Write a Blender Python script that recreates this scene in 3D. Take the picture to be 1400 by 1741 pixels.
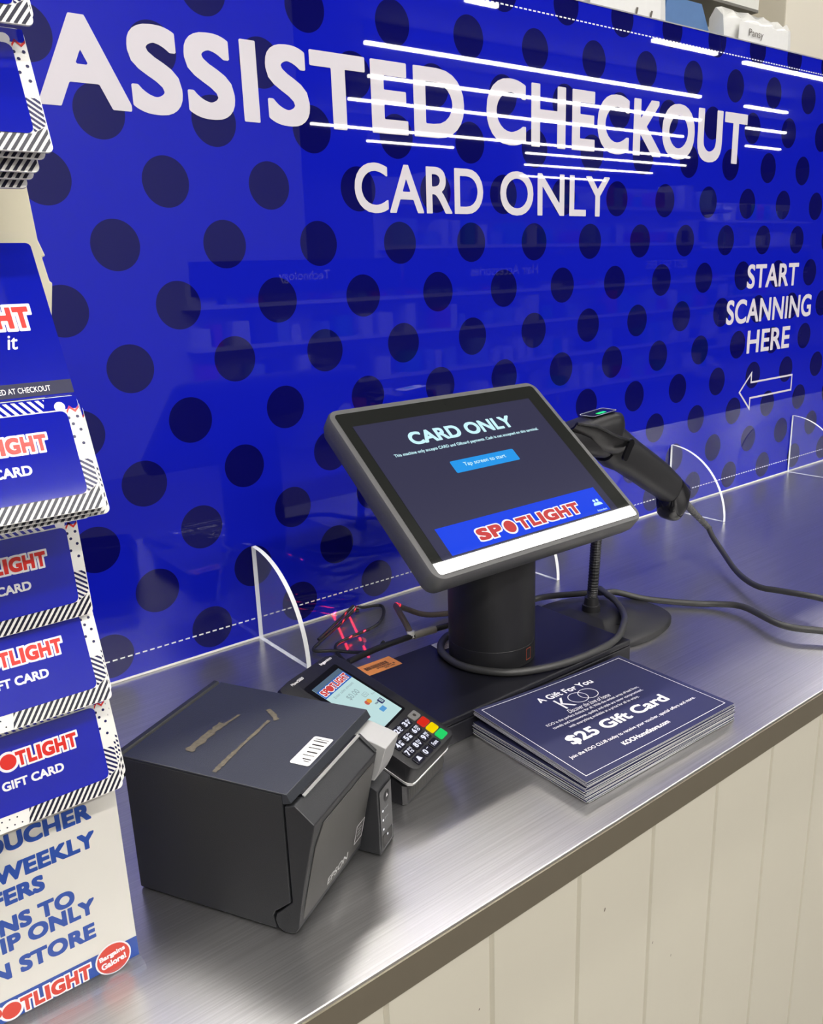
import bpy, bmesh, math, random
from mathutils import Vector, Matrix
random.seed(7)
sc = bpy.context.scene
for o in list(bpy.data.objects): bpy.data.objects.remove(o)
COL = sc.collection
R = math.radians
ZC = 0.96                                    # worktop height

# ------------------------------------------------------------------ camera
cam = bpy.data.cameras.new('camera'); cam.sensor_fit = 'HORIZONTAL'; cam.sensor_width = 36.0
cam.lens = 37.0918; cam.clip_start = 0.02; cam.clip_end = 100
camo = bpy.data.objects.new('camera', cam); COL.objects.link(camo)
rx, dn, fw = Vector((.785051, -.618515, -.033691)), Vector((-.192916, -.192449, -.962157)), Vector((.588624, .761842, -.270403))
camo.matrix_world = Matrix(((rx.x, -dn.x, -fw.x, -.292656), (rx.y, -dn.y, -fw.y, -.809482), (rx.z, -dn.z, -fw.z, 1.350272), (0, 0, 0, 1)))
sc.camera = camo

# ------------------------------------------------------------------ light and exposure
LAMP = 58.0                                  # radiance of the ceiling tubes
AMBIENT = 0.60
sc.view_settings.view_transform = 'Standard'; sc.view_settings.look = 'None'
sc.view_settings.gamma = 1.0; sc.view_settings.exposure = -0.12; sc.view_settings.use_curve_mapping = False
world = bpy.data.worlds.new('world'); sc.world = world; world.use_nodes = True
world.node_tree.nodes['Background'].inputs[0].default_value = (1.0, .97, .92, 1)
world.node_tree.nodes['Background'].inputs[1].default_value = AMBIENT

# ------------------------------------------------------------------ materials
MATS = {}
def mat(name, col, rough=.5, metal=0.0, spec=.5, vary=.05, scale=60, bump=0.0, emit=None, estr=0.0, coat=0.0):
    if name in MATS: return MATS[name]
    m = bpy.data.materials.new(name); m.use_nodes = True
    nt = m.node_tree; N = nt.nodes; b = N['Principled BSDF']
    tc = N.new('ShaderNodeTexCoord'); nz = N.new('ShaderNodeTexNoise'); nz.inputs['Scale'].default_value = scale
    nz.inputs['Detail'].default_value = 4
    nt.links.new(tc.outputs['Object'], nz.inputs['Vector'])
    mx = N.new('ShaderNodeMix'); mx.data_type = 'RGBA'
    mx.inputs[6].default_value = tuple(c*(1-vary) for c in col)+(1,)
    mx.inputs[7].default_value = tuple(min(1, c*(1+vary)) for c in col)+(1,)
    nt.links.new(nz.outputs['Fac'], mx.inputs[0]); nt.links.new(mx.outputs[2], b.inputs['Base Color'])
    b.inputs['Roughness'].default_value = rough; b.inputs['Metallic'].default_value = metal
    b.inputs['Specular IOR Level'].default_value = spec; b.inputs['Coat Weight'].default_value = coat
    b.inputs['Coat Roughness'].default_value = .015
    if emit is not None:
        b.inputs['Emission Color'].default_value = tuple(emit)+(1,); b.inputs['Emission Strength'].default_value = estr
    if bump:
        bp = N.new('ShaderNodeBump'); bp.inputs['Strength'].default_value = bump; bp.inputs['Distance'].default_value = .0004
        nz2 = N.new('ShaderNodeTexNoise'); nz2.inputs['Scale'].default_value = 1400
        nt.links.new(tc.outputs['Object'], nz2.inputs['Vector'])
        nt.links.new(nz2.outputs['Fac'], bp.inputs['Height']); nt.links.new(bp.outputs['Normal'], b.inputs['Normal'])
    MATS[name] = m
    return m

black_plastic = mat('black plastic', (.012, .012, .014), .42, bump=.25)
black_gloss = mat('black gloss plastic', (.006, .006, .008), .12)
black_slab = mat('black painted steel', (.008, .008, .012), .35, bump=.15)
charcoal = mat('charcoal printer plastic', (.019, .020, .023), .42, bump=.3)
lid_reflection = mat('charcoal lid with board reflection', (.025, .028, .036), .38, bump=.3)  # blue of the mirrored board mixed into the charcoal
lit_charcoal = mat('front lit charcoal plastic', (.10, .097, .094), .36, .45, bump=.2)  # same plastic as the body, painted paler where light meets the front
dark_grey = mat('dark grey bezel', (.085, .085, .087), .45, bump=.3)
lightgrey = mat('light grey plastic', (.36, .36, .36), .4)
rubber = mat('dark grey cable rubber', (.035, .035, .035), .45)
brown_cable = mat('taupe cable rubber', (.10, .075, .062), .5)
white_card = mat('white card', (.80, .79, .76), .45, vary=.02)
white_print = mat('white print', (.82, .81, .83), .35, vary=.02)
white_gloss = mat('white vinyl lettering', (.62, .59, .64), .02, spec=.5, vary=.03, scale=25)
navy = mat('navy print', (.010, .010, .075), .25, vary=.03)
navy_black = mat('black navy print', (.006, .006, .022), .3)
royal = mat('royal blue gloss card', (.003, .008, .36), .07, coat=.6, vary=.04)
royal_dark = mat('dark navy strip', (.006, .006, .05), .4, spec=.3)
red_print = mat('red print', (.68, .025, .018), .25)
sign_red = mat('sign red print', (.60, .05, .03), .4)
sign_blue = mat('sign blue print', (.012, .06, .32), .4)
sign_white = mat('off white sign card', (.66, .64, .59), .45, vary=.02)
cream = mat('cream plastic', (.78, .73, .55), .38, vary=.03)
orange = mat('orange label', (.90, .33, .08), .4)
ink = mat('black ink', (.02, .015, .012), .5)
grey_ink = mat('grey ink', (.30, .32, .33), .5)
silver = mat('silver trim', (.55, .55, .55), .3, .8)
chrome_logo = mat('silver logo ink', (.62, .62, .62), .35)
key_black = mat('key black', (.008, .008, .016), .25)
residue = mat('tape residue', (.115, .098, .07), .8, vary=.5, scale=400)
koo_navy = mat('navy voucher print', (.032, .034, .085), .26, vary=.03)
paper_edge = mat('paper edge', (.55, .55, .55), .6, vary=.2, scale=900)
def glow(name, col, s): return mat(name, tuple(c*.15 for c in col), .02, emit=col, estr=s, vary=.01)
lcd_dark = glow('dark screen content', (.010, .010, .035), .9)
lcd_blue = glow('screen banner blue', (.010, .055, .75), .95)
lcd_button = glow('screen button blue', (.02, .30, .80), .9)
lcd_cyan = glow('screen pale text', (.55, .85, .92), .95)
lcd_white = glow('screen white', (.9, .92, .95), .9)
lcd_red = glow('screen red', (.58, .06, .06), .9)
pin_bg = glow('pin screen pale cyan', (.52, .74, .75), .85)
pin_blue = glow('pin screen blue', (.03, .12, .48), .85)
pin_grey = glow('pin screen grey', (.30, .42, .45), .8)
pin_dark = glow('pin screen navy', (.03, .03, .12), .8)
key_white = glow('key legend white', (.80, .82, .95), .9)
led_green = glow('green led', (.03, .9, .22), 1.1)
led_white = glow('white led', (.9, .9, .95), 1.5)
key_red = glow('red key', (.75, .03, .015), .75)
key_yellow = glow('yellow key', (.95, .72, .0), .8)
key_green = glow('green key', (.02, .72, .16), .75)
copper_led = glow('red outline', (.55, .10, .05), .6)

def board_material():
    m = bpy.data.materials.new('blue spotted acrylic'); m.use_nodes = True
    nt = m.node_tree; N = nt.nodes; L = nt.links; b = N['Principled BSDF']
    tc = N.new('ShaderNodeTexCoord'); sp = N.new('ShaderNodeSeparateXYZ'); L.new(tc.outputs['Object'], sp.inputs[0])
    def M(op, a, c=None, d=None):
        n = N.new('ShaderNodeMath'); n.operation = op
        for i, v in enumerate((a, c, d)):
            if v is None: continue
            if isinstance(v, (int, float)): n.inputs[i].default_value = v
            else: L.new(v, n.inputs[i])
        return n.outputs[0]
    X, Z = sp.outputs['X'], sp.outputs['Z']
    A, B2, Z0, rad = .11, 2*.056443, 1.38457, .02307
    def lattice(ox, oz):
        dx = M('MULTIPLY', M('SUBTRACT', M('FRACT', M('MULTIPLY_ADD', X, 1/A, .5+ox)), .5), A)
        dz = M('MULTIPLY', M('SUBTRACT', M('FRACT', M('MULTIPLY_ADD', Z, 1/B2, .5+oz-Z0/B2)), .5), B2)
        return M('SQRT', M('ADD', M('MULTIPLY', dx, dx), M('MULTIPLY', dz, dz)))
    dist = M('MINIMUM', lattice(0, 0), lattice(.5, .5))
    dot = M('LESS_THAN', dist, rad)
    dash = M('LESS_THAN', M('FRACT', M('MULTIPLY', X, 1/.0078)), .62)
    line = M('LESS_THAN', M('MINIMUM', M('ABSOLUTE', M('SUBTRACT', Z, .9845)), M('ABSOLUTE', M('SUBTRACT', Z, 1.6520))), .00075)
    white = M('MULTIPLY', dash, line)
    m1 = N.new('ShaderNodeMix'); m1.data_type = 'RGBA'; m1.inputs[6].default_value = (.0045, .009, .40, 1); m1.inputs[7].default_value = (.0025, .0025, .085, 1)
    L.new(dot, m1.inputs[0])
    m2 = N.new('ShaderNodeMix'); m2.data_type = 'RGBA'; m2.inputs[7].default_value = (.8, .8, .82, 1)
    L.new(m1.outputs[2], m2.inputs[6]); L.new(white, m2.inputs[0]); L.new(m2.outputs[2], b.inputs['Base Color'])
    b.inputs['Roughness'].default_value = .012; b.inputs['Specular IOR Level'].default_value = .54
    return m

def steel_material():
    m = bpy.data.materials.new('brushed stainless steel'); m.use_nodes = True
    nt = m.node_tree; N = nt.nodes; L = nt.links; b = N['Principled BSDF']
    tc = N.new('ShaderNodeTexCoord')
    mp = N.new('ShaderNodeMapping'); mp.inputs['Scale'].default_value = (6, 700, 1); L.new(tc.outputs['Object'], mp.inputs[0])
    nz = N.new('ShaderNodeTexNoise'); nz.inputs['Scale'].default_value = 1; nz.inputs['Detail'].default_value = 6; nz.inputs['Roughness'].default_value = .65
    L.new(mp.outputs[0], nz.inputs['Vector'])
    nz2 = N.new('ShaderNodeTexNoise'); nz2.inputs['Scale'].default_value = 9; nz2.inputs['Detail'].default_value = 5; L.new(tc.outputs['Object'], nz2.inputs['Vector'])
    r1 = N.new('ShaderNodeMapRange'); r1.inputs['To Min'].default_value = .27; r1.inputs['To Max'].default_value = .31
    L.new(nz2.outputs['Fac'], r1.inputs['Value']); L.new(r1.outputs[0], b.inputs['Roughness'])
    cr = N.new('ShaderNodeMix'); cr.data_type = 'RGBA'; cr.inputs[6].default_value = (.34, .337, .34, 1); cr.inputs[7].default_value = (.72, .71, .71, 1)
    L.new(nz.outputs['Fac'], cr.inputs[0])
    # fine scratches in every direction
    mp2 = N.new('ShaderNodeMapping'); mp2.inputs['Rotation'].default_value = (0, 0, .35); mp2.inputs['Scale'].default_value = (45, 900, 1); L.new(tc.outputs['Object'], mp2.inputs[0])
    nz3 = N.new('ShaderNodeTexNoise'); nz3.inputs['Scale'].default_value = 1; nz3.inputs['Detail'].default_value = 3; nz3.inputs['Distortion'].default_value = .3; L.new(mp2.outputs[0], nz3.inputs['Vector'])
    rm = N.new('ShaderNodeMapRange'); rm.inputs['From Min'].default_value = .68; rm.inputs['From Max'].default_value = .78; rm.inputs['To Max'].default_value = .5
    L.new(nz3.outputs['Fac'], rm.inputs['Value'])
    c2 = N.new('ShaderNodeMix'); c2.data_type = 'RGBA'; c2.inputs[7].default_value = (.85, .84, .83, 1)
    L.new(rm.outputs[0], c2.inputs[0]); L.new(cr.outputs[2], c2.inputs[6]); L.new(c2.outputs[2], b.inputs['Base Color'])
    b.inputs['Metallic'].default_value = .94; b.inputs['Anisotropic'].default_value = .35
    tg = N.new('ShaderNodeTangent'); tg.direction_type = 'UV_MAP'; tg.uv_map = 'UVMap'; L.new(tg.outputs[0], b.inputs['Tangent'])
    bp = N.new('ShaderNodeBump'); bp.inputs['Strength'].default_value = .08; bp.inputs['Distance'].default_value = .0002
    L.new(nz.outputs['Fac'], bp.inputs['Height']); L.new(bp.outputs[0], b.inputs['Normal'])
    return m

def acrylic_material():
    m = bpy.data.materials.new('clear acrylic'); m.use_nodes = True
    nt = m.node_tree; N = nt.nodes; L = nt.links
    for n in list(N):
        if n.type == 'BSDF_PRINCIPLED': N.remove(n)
    out = [n for n in N if n.type == 'OUTPUT_MATERIAL'][0]
    tr = N.new('ShaderNodeBsdfTransparent'); tr.inputs[0].default_value = (.93, .94, .96, 1)
    gl = N.new('ShaderNodeBsdfGlossy'); gl.inputs['Roughness'].default_value = .03
    df = N.new('ShaderNodeBsdfDiffuse'); df.inputs[0].default_value = (.75, .78, .85, 1)
    fr = N.new('ShaderNodeFresnel'); fr.inputs[0].default_value = 1.35
    nz = N.new('ShaderNodeTexNoise'); nz.inputs['Scale'].default_value = 30
    mr = N.new('ShaderNodeMapRange'); mr.inputs['To Min'].default_value = .03; mr.inputs['To Max'].default_value = .09; L.new(nz.outputs['Fac'], mr.inputs['Value'])
    ge = N.new('ShaderNodeNewGeometry'); fm = N.new('ShaderNodeMath'); fm.operation = 'SUBTRACT'; fm.use_clamp = True
    L.new(fr.outputs[0], fm.inputs[0]); L.new(ge.outputs['Backfacing'], fm.inputs[1])
    m1 = N.new('ShaderNodeMixShader'); L.new(fm.outputs[0], m1.inputs[0]); L.new(tr.outputs[0], m1.inputs[1]); L.new(gl.outputs[0], m1.inputs[2])
    m2 = N.new('ShaderNodeMixShader'); L.new(mr.outputs[0], m2.inputs[0]); L.new(m1.outputs[0], m2.inputs[1]); L.new(df.outputs[0], m2.inputs[2])
    L.new(m2.outputs[0], out.inputs[0])
    return m

# ------------------------------------------------------------------ mesh helpers
XA, YA, ZA = Vector((1, 0, 0)), Vector((0, 1, 0)), Vector((0, 0, 1))
TEXT_CACHE = {}
def text_geo(body, spacing=1.0, shear=0.0):
    k = (body, spacing, shear)
    if k in TEXT_CACHE: return TEXT_CACHE[k]
    cu = bpy.data.curves.new('text', 'FONT'); cu.body = body; cu.size = 1; cu.space_character = spacing; cu.shear = shear
    cu.resolution_u = 6
    o = bpy.data.objects.new('text', cu); COL.objects.link(o)
    dg = bpy.context.evaluated_depsgraph_get(); me = bpy.data.meshes.new_from_object(o.evaluated_get(dg))
    vs = [(v.co.x, v.co.y) for v in me.vertices]; fs = []
    for p in me.polygons:
        idx = list(p.vertices)
        a = sum(vs[idx[i]][0]*vs[idx[(i+1) % len(idx)]][1]-vs[idx[(i+1) % len(idx)]][0]*vs[idx[i]][1] for i in range(len(idx)))
        fs.append(idx if a > 0 else idx[::-1])
    bpy.data.objects.remove(o); bpy.data.curves.remove(cu); bpy.data.meshes.remove(me)
    TEXT_CACHE[k] = (vs, fs)
    return vs, fs

import numpy as np
BOLD_CACHE = {}
def bold_geo(body, spacing, shear, b, step):
    """lettering thickened by b: one clean layer of faces inside the widened outline"""
    k = (body, spacing, shear, round(b, 4), step)
    if k in BOLD_CACHE: return BOLD_CACHE[k]
    vs, fs = text_geo(body, spacing, shear)
    V = np.array(vs); cnt = {}
    for f in fs:
        for i in range(len(f)):
            e = (f[i], f[(i+1) % len(f)]); kk = (min(e), max(e)); cnt[kk] = cnt.get(kk, 0)+1
    segs = [kk for kk, c in cnt.items() if c == 1]
    smp = []
    for a, c in segs:
        n = max(1, int(np.hypot(*(V[c]-V[a]))/(step*.45)))
        t = np.linspace(0, 1, n+1)[:, None]; smp.append(V[a]*(1-t)+V[c]*t)
    smp = np.concatenate(smp); P = 9.0
    x0, y0 = V.min(0)-b-2*step; x1, y1 = V.max(0)+b+2*step
    nx, ny = int((x1-x0)/step)+2, int((y1-y0)/step)+2
    gx = x0+step*np.arange(nx); gy = y0+step*np.arange(ny)
    D = np.full((nx, ny), 1e3); ch = max(4, int(.3/step)); win = b+3*step
    for i in range(0, nx, ch):
        xs = gx[i:i+ch]; q = smp[(smp[:, 0] > xs[0]-win) & (smp[:, 0] < xs[-1]+win)]
        if not len(q): continue
        dx = np.abs(xs[:, None]-q[None, :, 0])**P; dy = np.abs(gy[:, None]-q[None, :, 1])**P
        for m in range(len(xs)): D[i+m] = (dx[m][None, :]+dy).min(1)**(1/P)
    inside = np.zeros((nx, ny), bool)
    for f in fs:
        T_ = V[f]
        for q in range(1, len(f)-1):
            A, B_, C_ = T_[0], T_[q], T_[q+1]
            lo = np.minimum(np.minimum(A, B_), C_); hi = np.maximum(np.maximum(A, B_), C_)
            ia, ib = max(0, int((lo[0]-x0)/step)), min(nx, int((hi[0]-x0)/step)+2); ja, jb = max(0, int((lo[1]-y0)/step)), min(ny, int((hi[1]-y0)/step)+2)
            X, Y = np.meshgrid(gx[ia:ib], gy[ja:jb], indexing='ij')
            c1 = (B_[0]-A[0])*(Y-A[1])-(B_[1]-A[1])*(X-A[0]); c2 = (C_[0]-B_[0])*(Y-B_[1])-(C_[1]-B_[1])*(X-B_[0]); c3 = (A[0]-C_[0])*(Y-C_[1])-(A[1]-C_[1])*(X-C_[0])
            inside[ia:ib, ja:jb] |= ((c1 >= 0) & (c2 >= 0) & (c3 >= 0)) | ((c1 <= 0) & (c2 <= 0) & (c3 <= 0))
    S_ = np.where(inside, D, -D)+b
    ov, of, vid = [], [], {}
    def vert(x, y):
        kk = (round(x, 6), round(y, 6))
        if kk not in vid: vid[kk] = len(ov); ov.append(kk)
        return vid[kk]
    pos = S_ > 0
    full = pos[:-1, :-1] & pos[1:, :-1] & pos[:-1, 1:] & pos[1:, 1:]; anyp = pos[:-1, :-1] | pos[1:, :-1] | pos[:-1, 1:] | pos[1:, 1:]
    for j in range(ny-1):
        i = 0
        while i < nx-1:
            if full[i, j]:
                i1 = i
                while i1 < nx-1 and full[i1, j]: i1 += 1
                of.append([vert(gx[i], gy[j]), vert(gx[i1], gy[j]), vert(gx[i1], gy[j+1]), vert(gx[i], gy[j+1])]); i = i1; continue
            if anyp[i, j]:
                c = [(i, j), (i+1, j), (i+1, j+1), (i, j+1)]; poly = []
                for q in range(4):
                    a, d = c[q], c[(q+1) % 4]; sa, sd = S_[a], S_[d]
                    if sa > 0: poly.append((gx[a[0]], gy[a[1]]))
                    if (sa > 0) != (sd > 0):
                        t = sa/(sa-sd); poly.append((gx[a[0]]+t*(gx[d[0]]-gx[a[0]]), gy[a[1]]+t*(gy[d[1]]-gy[a[1]])))
                if len(poly) >= 3:
                    pv = [vert(*p) for p in poly]; pv = [p for m, p in enumerate(pv) if p != pv[m-1]]
                    if len(pv) >= 3: of.append(pv)
            i += 1
    BOLD_CACHE[k] = (ov, of)
    return ov, of

class MB:
    def __init__(s): s.v = []; s.f = []; s.m = []
    def add(s, vs, fs, mi=0):
        b = len(s.v); s.v += [Vector(p) for p in vs]
        for f in fs: s.f.append([b+i for i in f]); s.m.append(mi)
        return s
    def box(s, lo, hi, mi=0, ax=None, o=(0, 0, 0)):
        ex, ey, ez = ax or (XA, YA, ZA); o = Vector(o)
        p = [o+ex*x+ey*y+ez*z for z in (lo[2], hi[2]) for y in (lo[1], hi[1]) for x in (lo[0], hi[0])]
        return s.add(p, [(0, 2, 3, 1), (4, 5, 7, 6), (0, 1, 5, 4), (2, 6, 7, 3), (0, 4, 6, 2), (1, 3, 7, 5)], mi)
    def prism(s, poly, o, ex, ey, ez, d0, d1, mi=0, side=None):
        """polygon (counter-clockwise in ex, ey), extruded along ez from d0 to d1"""
        n = len(poly); o = Vector(o); side = mi if side is None else side
        a = [o+ex*x+ey*y+ez*d0 for x, y in poly]; b = [o+ex*x+ey*y+ez*d1 for x, y in poly]
        k = len(s.v); s.v += a+b
        s.f.append([k+i for i in range(n)][::-1]); s.m.append(mi)
        s.f.append([k+n+i for i in range(n)]); s.m.append(mi)
        for i in range(n):
            j = (i+1) % n; s.f.append([k+i, k+j, k+n+j, k+n+i]); s.m.append(side)
        return s
    def flat(s, poly, o, ex, ey, mi=0):
        o = Vector(o); return s.add([o+ex*x+ey*y for x, y in poly], [list(range(len(poly)))], mi)
    def disc(s, c, r, o, ex, ey, mi=0, n=32):
        return s.flat([(c[0]+r*math.cos(2*math.pi*i/n), c[1]+r*math.sin(2*math.pi*i/n)) for i in range(n)], o, ex, ey, mi)
    def tube(s, pts, r, n=10, mi=0, closed=False):
        pts = [Vector(p) for p in pts]; k = len(s.v); up = None; m = len(pts)
        for i, p in enumerate(pts):
            t = (pts[min(i+1, m-1)]-pts[max(i-1, 0)]).normalized()
            if up is None:
                up = ZA if abs(t.z) < .9 else XA
            a = (up-t*up.dot(t)).normalized(); b = t.cross(a); up = a
            rr = r[i] if isinstance(r, (list, tuple)) else r
            for j in range(n):
                q = 2*math.pi*j/n; s.v.append(p+a*math.cos(q)*rr+b*math.sin(q)*rr)
        for i in range(m-1):
            for j in range(n):
                s.f.append([k+i*n+j, k+i*n+(j+1) % n, k+(i+1)*n+(j+1) % n, k+(i+1)*n+j]); s.m.append(mi)
        s.f.append([k+j for j in range(n)][::-1]); s.m.append(mi)
        s.f.append([k+(m-1)*n+j for j in range(n)]); s.m.append(mi)
        return s
    def loft(s, rings, mi=0, caps=True):
        k = len(s.v); n = len(rings[0])
        for r in rings: s.v += [Vector(p) for p in r]
        for i in range(len(rings)-1):
            for j in range(n):
                s.f.append([k+i*n+j, k+i*n+(j+1) % n, k+(i+1)*n+(j+1) % n, k+(i+1)*n+j]); s.m.append(mi)
        if caps:
            s.f.append([k+j for j in range(n)][::-1]); s.m.append(mi)
            s.f.append([k+(len(rings)-1)*n+j for j in range(n)]); s.m.append(mi)
        return s
    def text(s, body, o, ex, ey, w=None, h=None, bold=0.0, mi=0, spacing=1.0, shear=0.0, align='L', step=.03):
        """flat lettering: lower-left of its box at o; w and h are the box size"""
        vs, fs = text_geo(body, spacing, shear)
        if not vs: return s
        if bold: vs, fs = bold_geo(body, spacing, shear, bold, step)
        x0 = min(v[0] for v in vs); x1 = max(v[0] for v in vs); y0 = min(v[1] for v in vs); y1 = max(v[1] for v in vs)
        if w is None: w = h*(x1-x0)/(y1-y0)
        if h is None: h = w*(y1-y0)/(x1-x0)
        kx = w/(x1-x0); ky = h/(y1-y0); o = Vector(o)
        if align == 'C': o = o-ex*w/2
        if align == 'R': o = o-ex*w
        s.add([o+ex*((x-x0)*kx)+ey*((y-y0)*ky) for x, y in vs], fs, mi)
        return s
    def build(s, name, mats, parent=None, smooth=None, bevel=0.0, seg=2):
        me = bpy.data.meshes.new(name); me.from_pydata([tuple(p) for p in s.v], [], s.f)
        if not isinstance(mats, (list, tuple)): mats = [mats]
        for m in mats: me.materials.append(m)
        me.polygons.foreach_set('material_index', s.m)
        if smooth is not None:
            me.polygons.foreach_set('use_smooth', [True]*len(me.polygons)); me.set_sharp_from_angle(angle=R(smooth))
        me.update()
        o = bpy.data.objects.new(name, me); COL.objects.link(o)
        if bevel:
            b = o.modifiers.new('bevel', 'BEVEL'); b.width = bevel; b.segments = seg; b.limit_method = 'ANGLE'; b.angle_limit = R(35)
        if parent: o.parent = parent
        return o

def rrect(x0, y0, x1, y1, r, n=5):
    p = []
    for cx, cy, a in ((x1-r, y0+r, -90), (x1-r, y1-r, 0), (x0+r, y1-r, 90), (x0+r, y0+r, 180)):
        for i in range(n+1):
            q = R(a+90*i/n); p.append((cx+r*math.cos(q), cy+r*math.sin(q)))
    return p
def smooth_path(pts, k=8):
    pts = [Vector(p) for p in pts]; out = []
    for i in range(len(pts)-1):
        p0, p1, p2, p3 = pts[max(i-1, 0)], pts[i], pts[i+1], pts[min(i+2, len(pts)-1)]
        for j in range(k):
            t = j/k
            out.append(.5*((2*p1)+(p2-p0)*t+(2*p0-5*p1+4*p2-p3)*t*t+(3*p1-p0-3*p2+p3)*t**3))
    return out+[pts[-1]]
def clip(poly, a, b, c):
    """keep the part of the polygon where a*x+b*y<=c"""
    out = []
    for i in range(len(poly)):
        p, q = poly[i], poly[(i+1) % len(poly)]
        dp, dq = a*p[0]+b*p[1]-c, a*q[0]+b*q[1]-c
        if dp <= 0: out.append(p)
        if dp*dq < 0:
            t = dp/(dp-dq); out.append((p[0]+t*(q[0]-p[0]), p[1]+t*(q[1]-p[1])))
    return out
def thing(name, label, cat, loc=(0, 0, 0), rz=0.0, group=None):
    o = bpy.data.objects.new(name, None); COL.objects.link(o); o.empty_display_size = .02
    o.location = loc; o.rotation_euler = (0, 0, rz)
    return tag(o, label, cat, group)
def tag(o, label, cat, group=None):
    o['label'] = label; o['category'] = cat
    if group: o['group'] = group
    return o
def struct(o): o['kind'] = 'structure'; return o
def dup(root, label, loc=None, group=None, rot=None):
    r = root.copy(); COL.objects.link(r)
    r['label'] = label
    if group: r['group'] = group
    if loc is not None: r.location = loc
    if rot is not None: r.rotation_euler = rot
    for ch in list(root.children):
        c = ch.copy(); COL.objects.link(c); c.parent = r
        for g in list(ch.children):
            d = g.copy(); COL.objects.link(d); d.parent = c
    return r

def wordmark(mb, o, ex, ey, w, h, lift, mw, mr, edge=.075):
    """red capitals S P (disc) T L I G H T with a white outline"""
    up = ex.cross(ey)
    gap = .035*w; cells = []; widths = {'S': .86, 'P': .86, 'O': 1.12, 'T': .86, 'L': .72, 'I': .34, 'G': 1.02, 'H': .92}
    word = 'SPOTLIGHT'; tot = sum(widths[c] for c in word); x = 0
    cw = (w-gap*.28*(len(word)-1))/tot
    for c in word:
        cells.append((c, x, widths[c]*cw)); x += widths[c]*cw+gap*.28
    e = edge*h
    lf = lift
    for q_, (c, x, ww) in enumerate(cells):
        lift = lf*(1+.06*q_)
        if c == 'O':
            mb.disc((x+ww/2, h/2), .56*h+e, Vector(o)+up*lift, ex, ey, mw)
            mb.disc((x+ww/2, h/2), .52*h, Vector(o)+up*(lf*1.8+lift*.3), ex, ey, mr)
        else:
            oo = Vector(o)+ex*x
            mb.text(c, oo-ex*e-ey*e+up*lift, ex, ey, ww+2*e, h+2*e, .055+edge*.85, mw)
            mb.text(c, oo+up*(lf*1.8+lift*.3), ex, ey, ww, h, .055 if c != 'I' else .05, mr)

# ================================================================== the setting
cream_paint = mat('cream painted boards', (.60, .57, .475), .42, vary=.03, scale=8, bump=.1)
wall_paint = mat('cream wall paint', (.62, .58, .48), .6, vary=.04, scale=4)
floor_mat = mat('grey polished floor', (.11, .10, .09), .35, vary=.1, scale=3)
ceiling_mat = mat('dark ceiling', (.05, .05, .052), .8)
struct(MB().box((-8, -18, -.1), (24, 3, 0)).build('floor', floor_mat))
struct(MB().box((-8, -18, 3.8), (24, 3, 3.9)).build('ceiling', ceiling_mat))
struct(MB().box((-8, 1.6, 0), (24, 1.75, 3.8)).build('wall_back', wall_paint))
pw = mat('pale plaster wall', (.34, .34, .35), .6, vary=.06, scale=2)
struct(MB().box((-8, -5.35, 0), (3.4, -5.2, 3.8)).build('wall_rear', pw))
dw = mat('dim far wall', (.10, .10, .105), .7, vary=.1, scale=1)
struct(MB().box((-8, -18.1, 0), (24, -18, 3.8)).build('wall_far', dw))
struct(MB().box((24, -18, 0), (24.1, 1.75, 3.8)).build('wall_right', dw))
# pillar behind the board at the right
struct(MB().box((1.99, .5, 0), (2.9, 1.6, 3.8)).build('wall_pillar', wall_paint, bevel=.004))
# shelf with bagged notices, seen over the top of the board
shelf = thing('wall_shelf', 'cream shelf behind the blue board, above its top edge', 'shelf', (0, 0, 0))
shelf_paint = mat('shelf cream metal', (.55, .52, .44), .45)
MB().box((.2, .62, 1.70), (1.985, .64, 2.4)).build('back_panel', shelf_paint, shelf)
MB().box((.2, .34, 1.68), (1.90, .62, 1.70)).build('shelf_board', shelf_paint, shelf)
MB().box((.2, .46, 1.925), (1.795, .62, 1.931)).build('upper_rail', mat('dark rail', (.12, .115, .10), .5), shelf)
MB().box((.2, .46, 1.931), (1.795, .62, 2.3)).build('upper_panel', mat('pale panel', (.60, .60, .55), .5), shelf)

# ceiling tubes: rows parallel to the counter
tube_mat = mat('lamp tube', (.9, .9, .9), .5, emit=(1, .965, .91), estr=LAMP)
tube_case = mat('lamp housing', (.12, .12, .12), .5)
first = None
rows = [(1.03, -2.5, 5.5, 1.45), (-.83, -2.5, 5.5, .75), (-2.6, -2.5, 2.4, 2.0), (-4.0, -2.5, 1.6, 2.0), (-5.34, 5.25, 5.62, 1), (-5.34, 7.87, 9.02, 1), (-5.41, 9.7, 12.5, 1), (-6.93, 5.3, 11.1, 1), (-7.02, 12.4, 13.6, 1),
        (-8.13, 6.2, 12.9, 1), (-8.2, 14.4, 15.7, 1), (-9.36, 6.75, 14.2, 1), (-9.53, 16.6, 17.9, 1), (-11.2, 7.3, 17.1, 1), (-12.25, 9.1, 11.1, 1), (-12.2, 13.0, 18.4, 1), (-13.6, 14.4, 19, 1), (-15.3, 16, 19.2, 1)]
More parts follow.
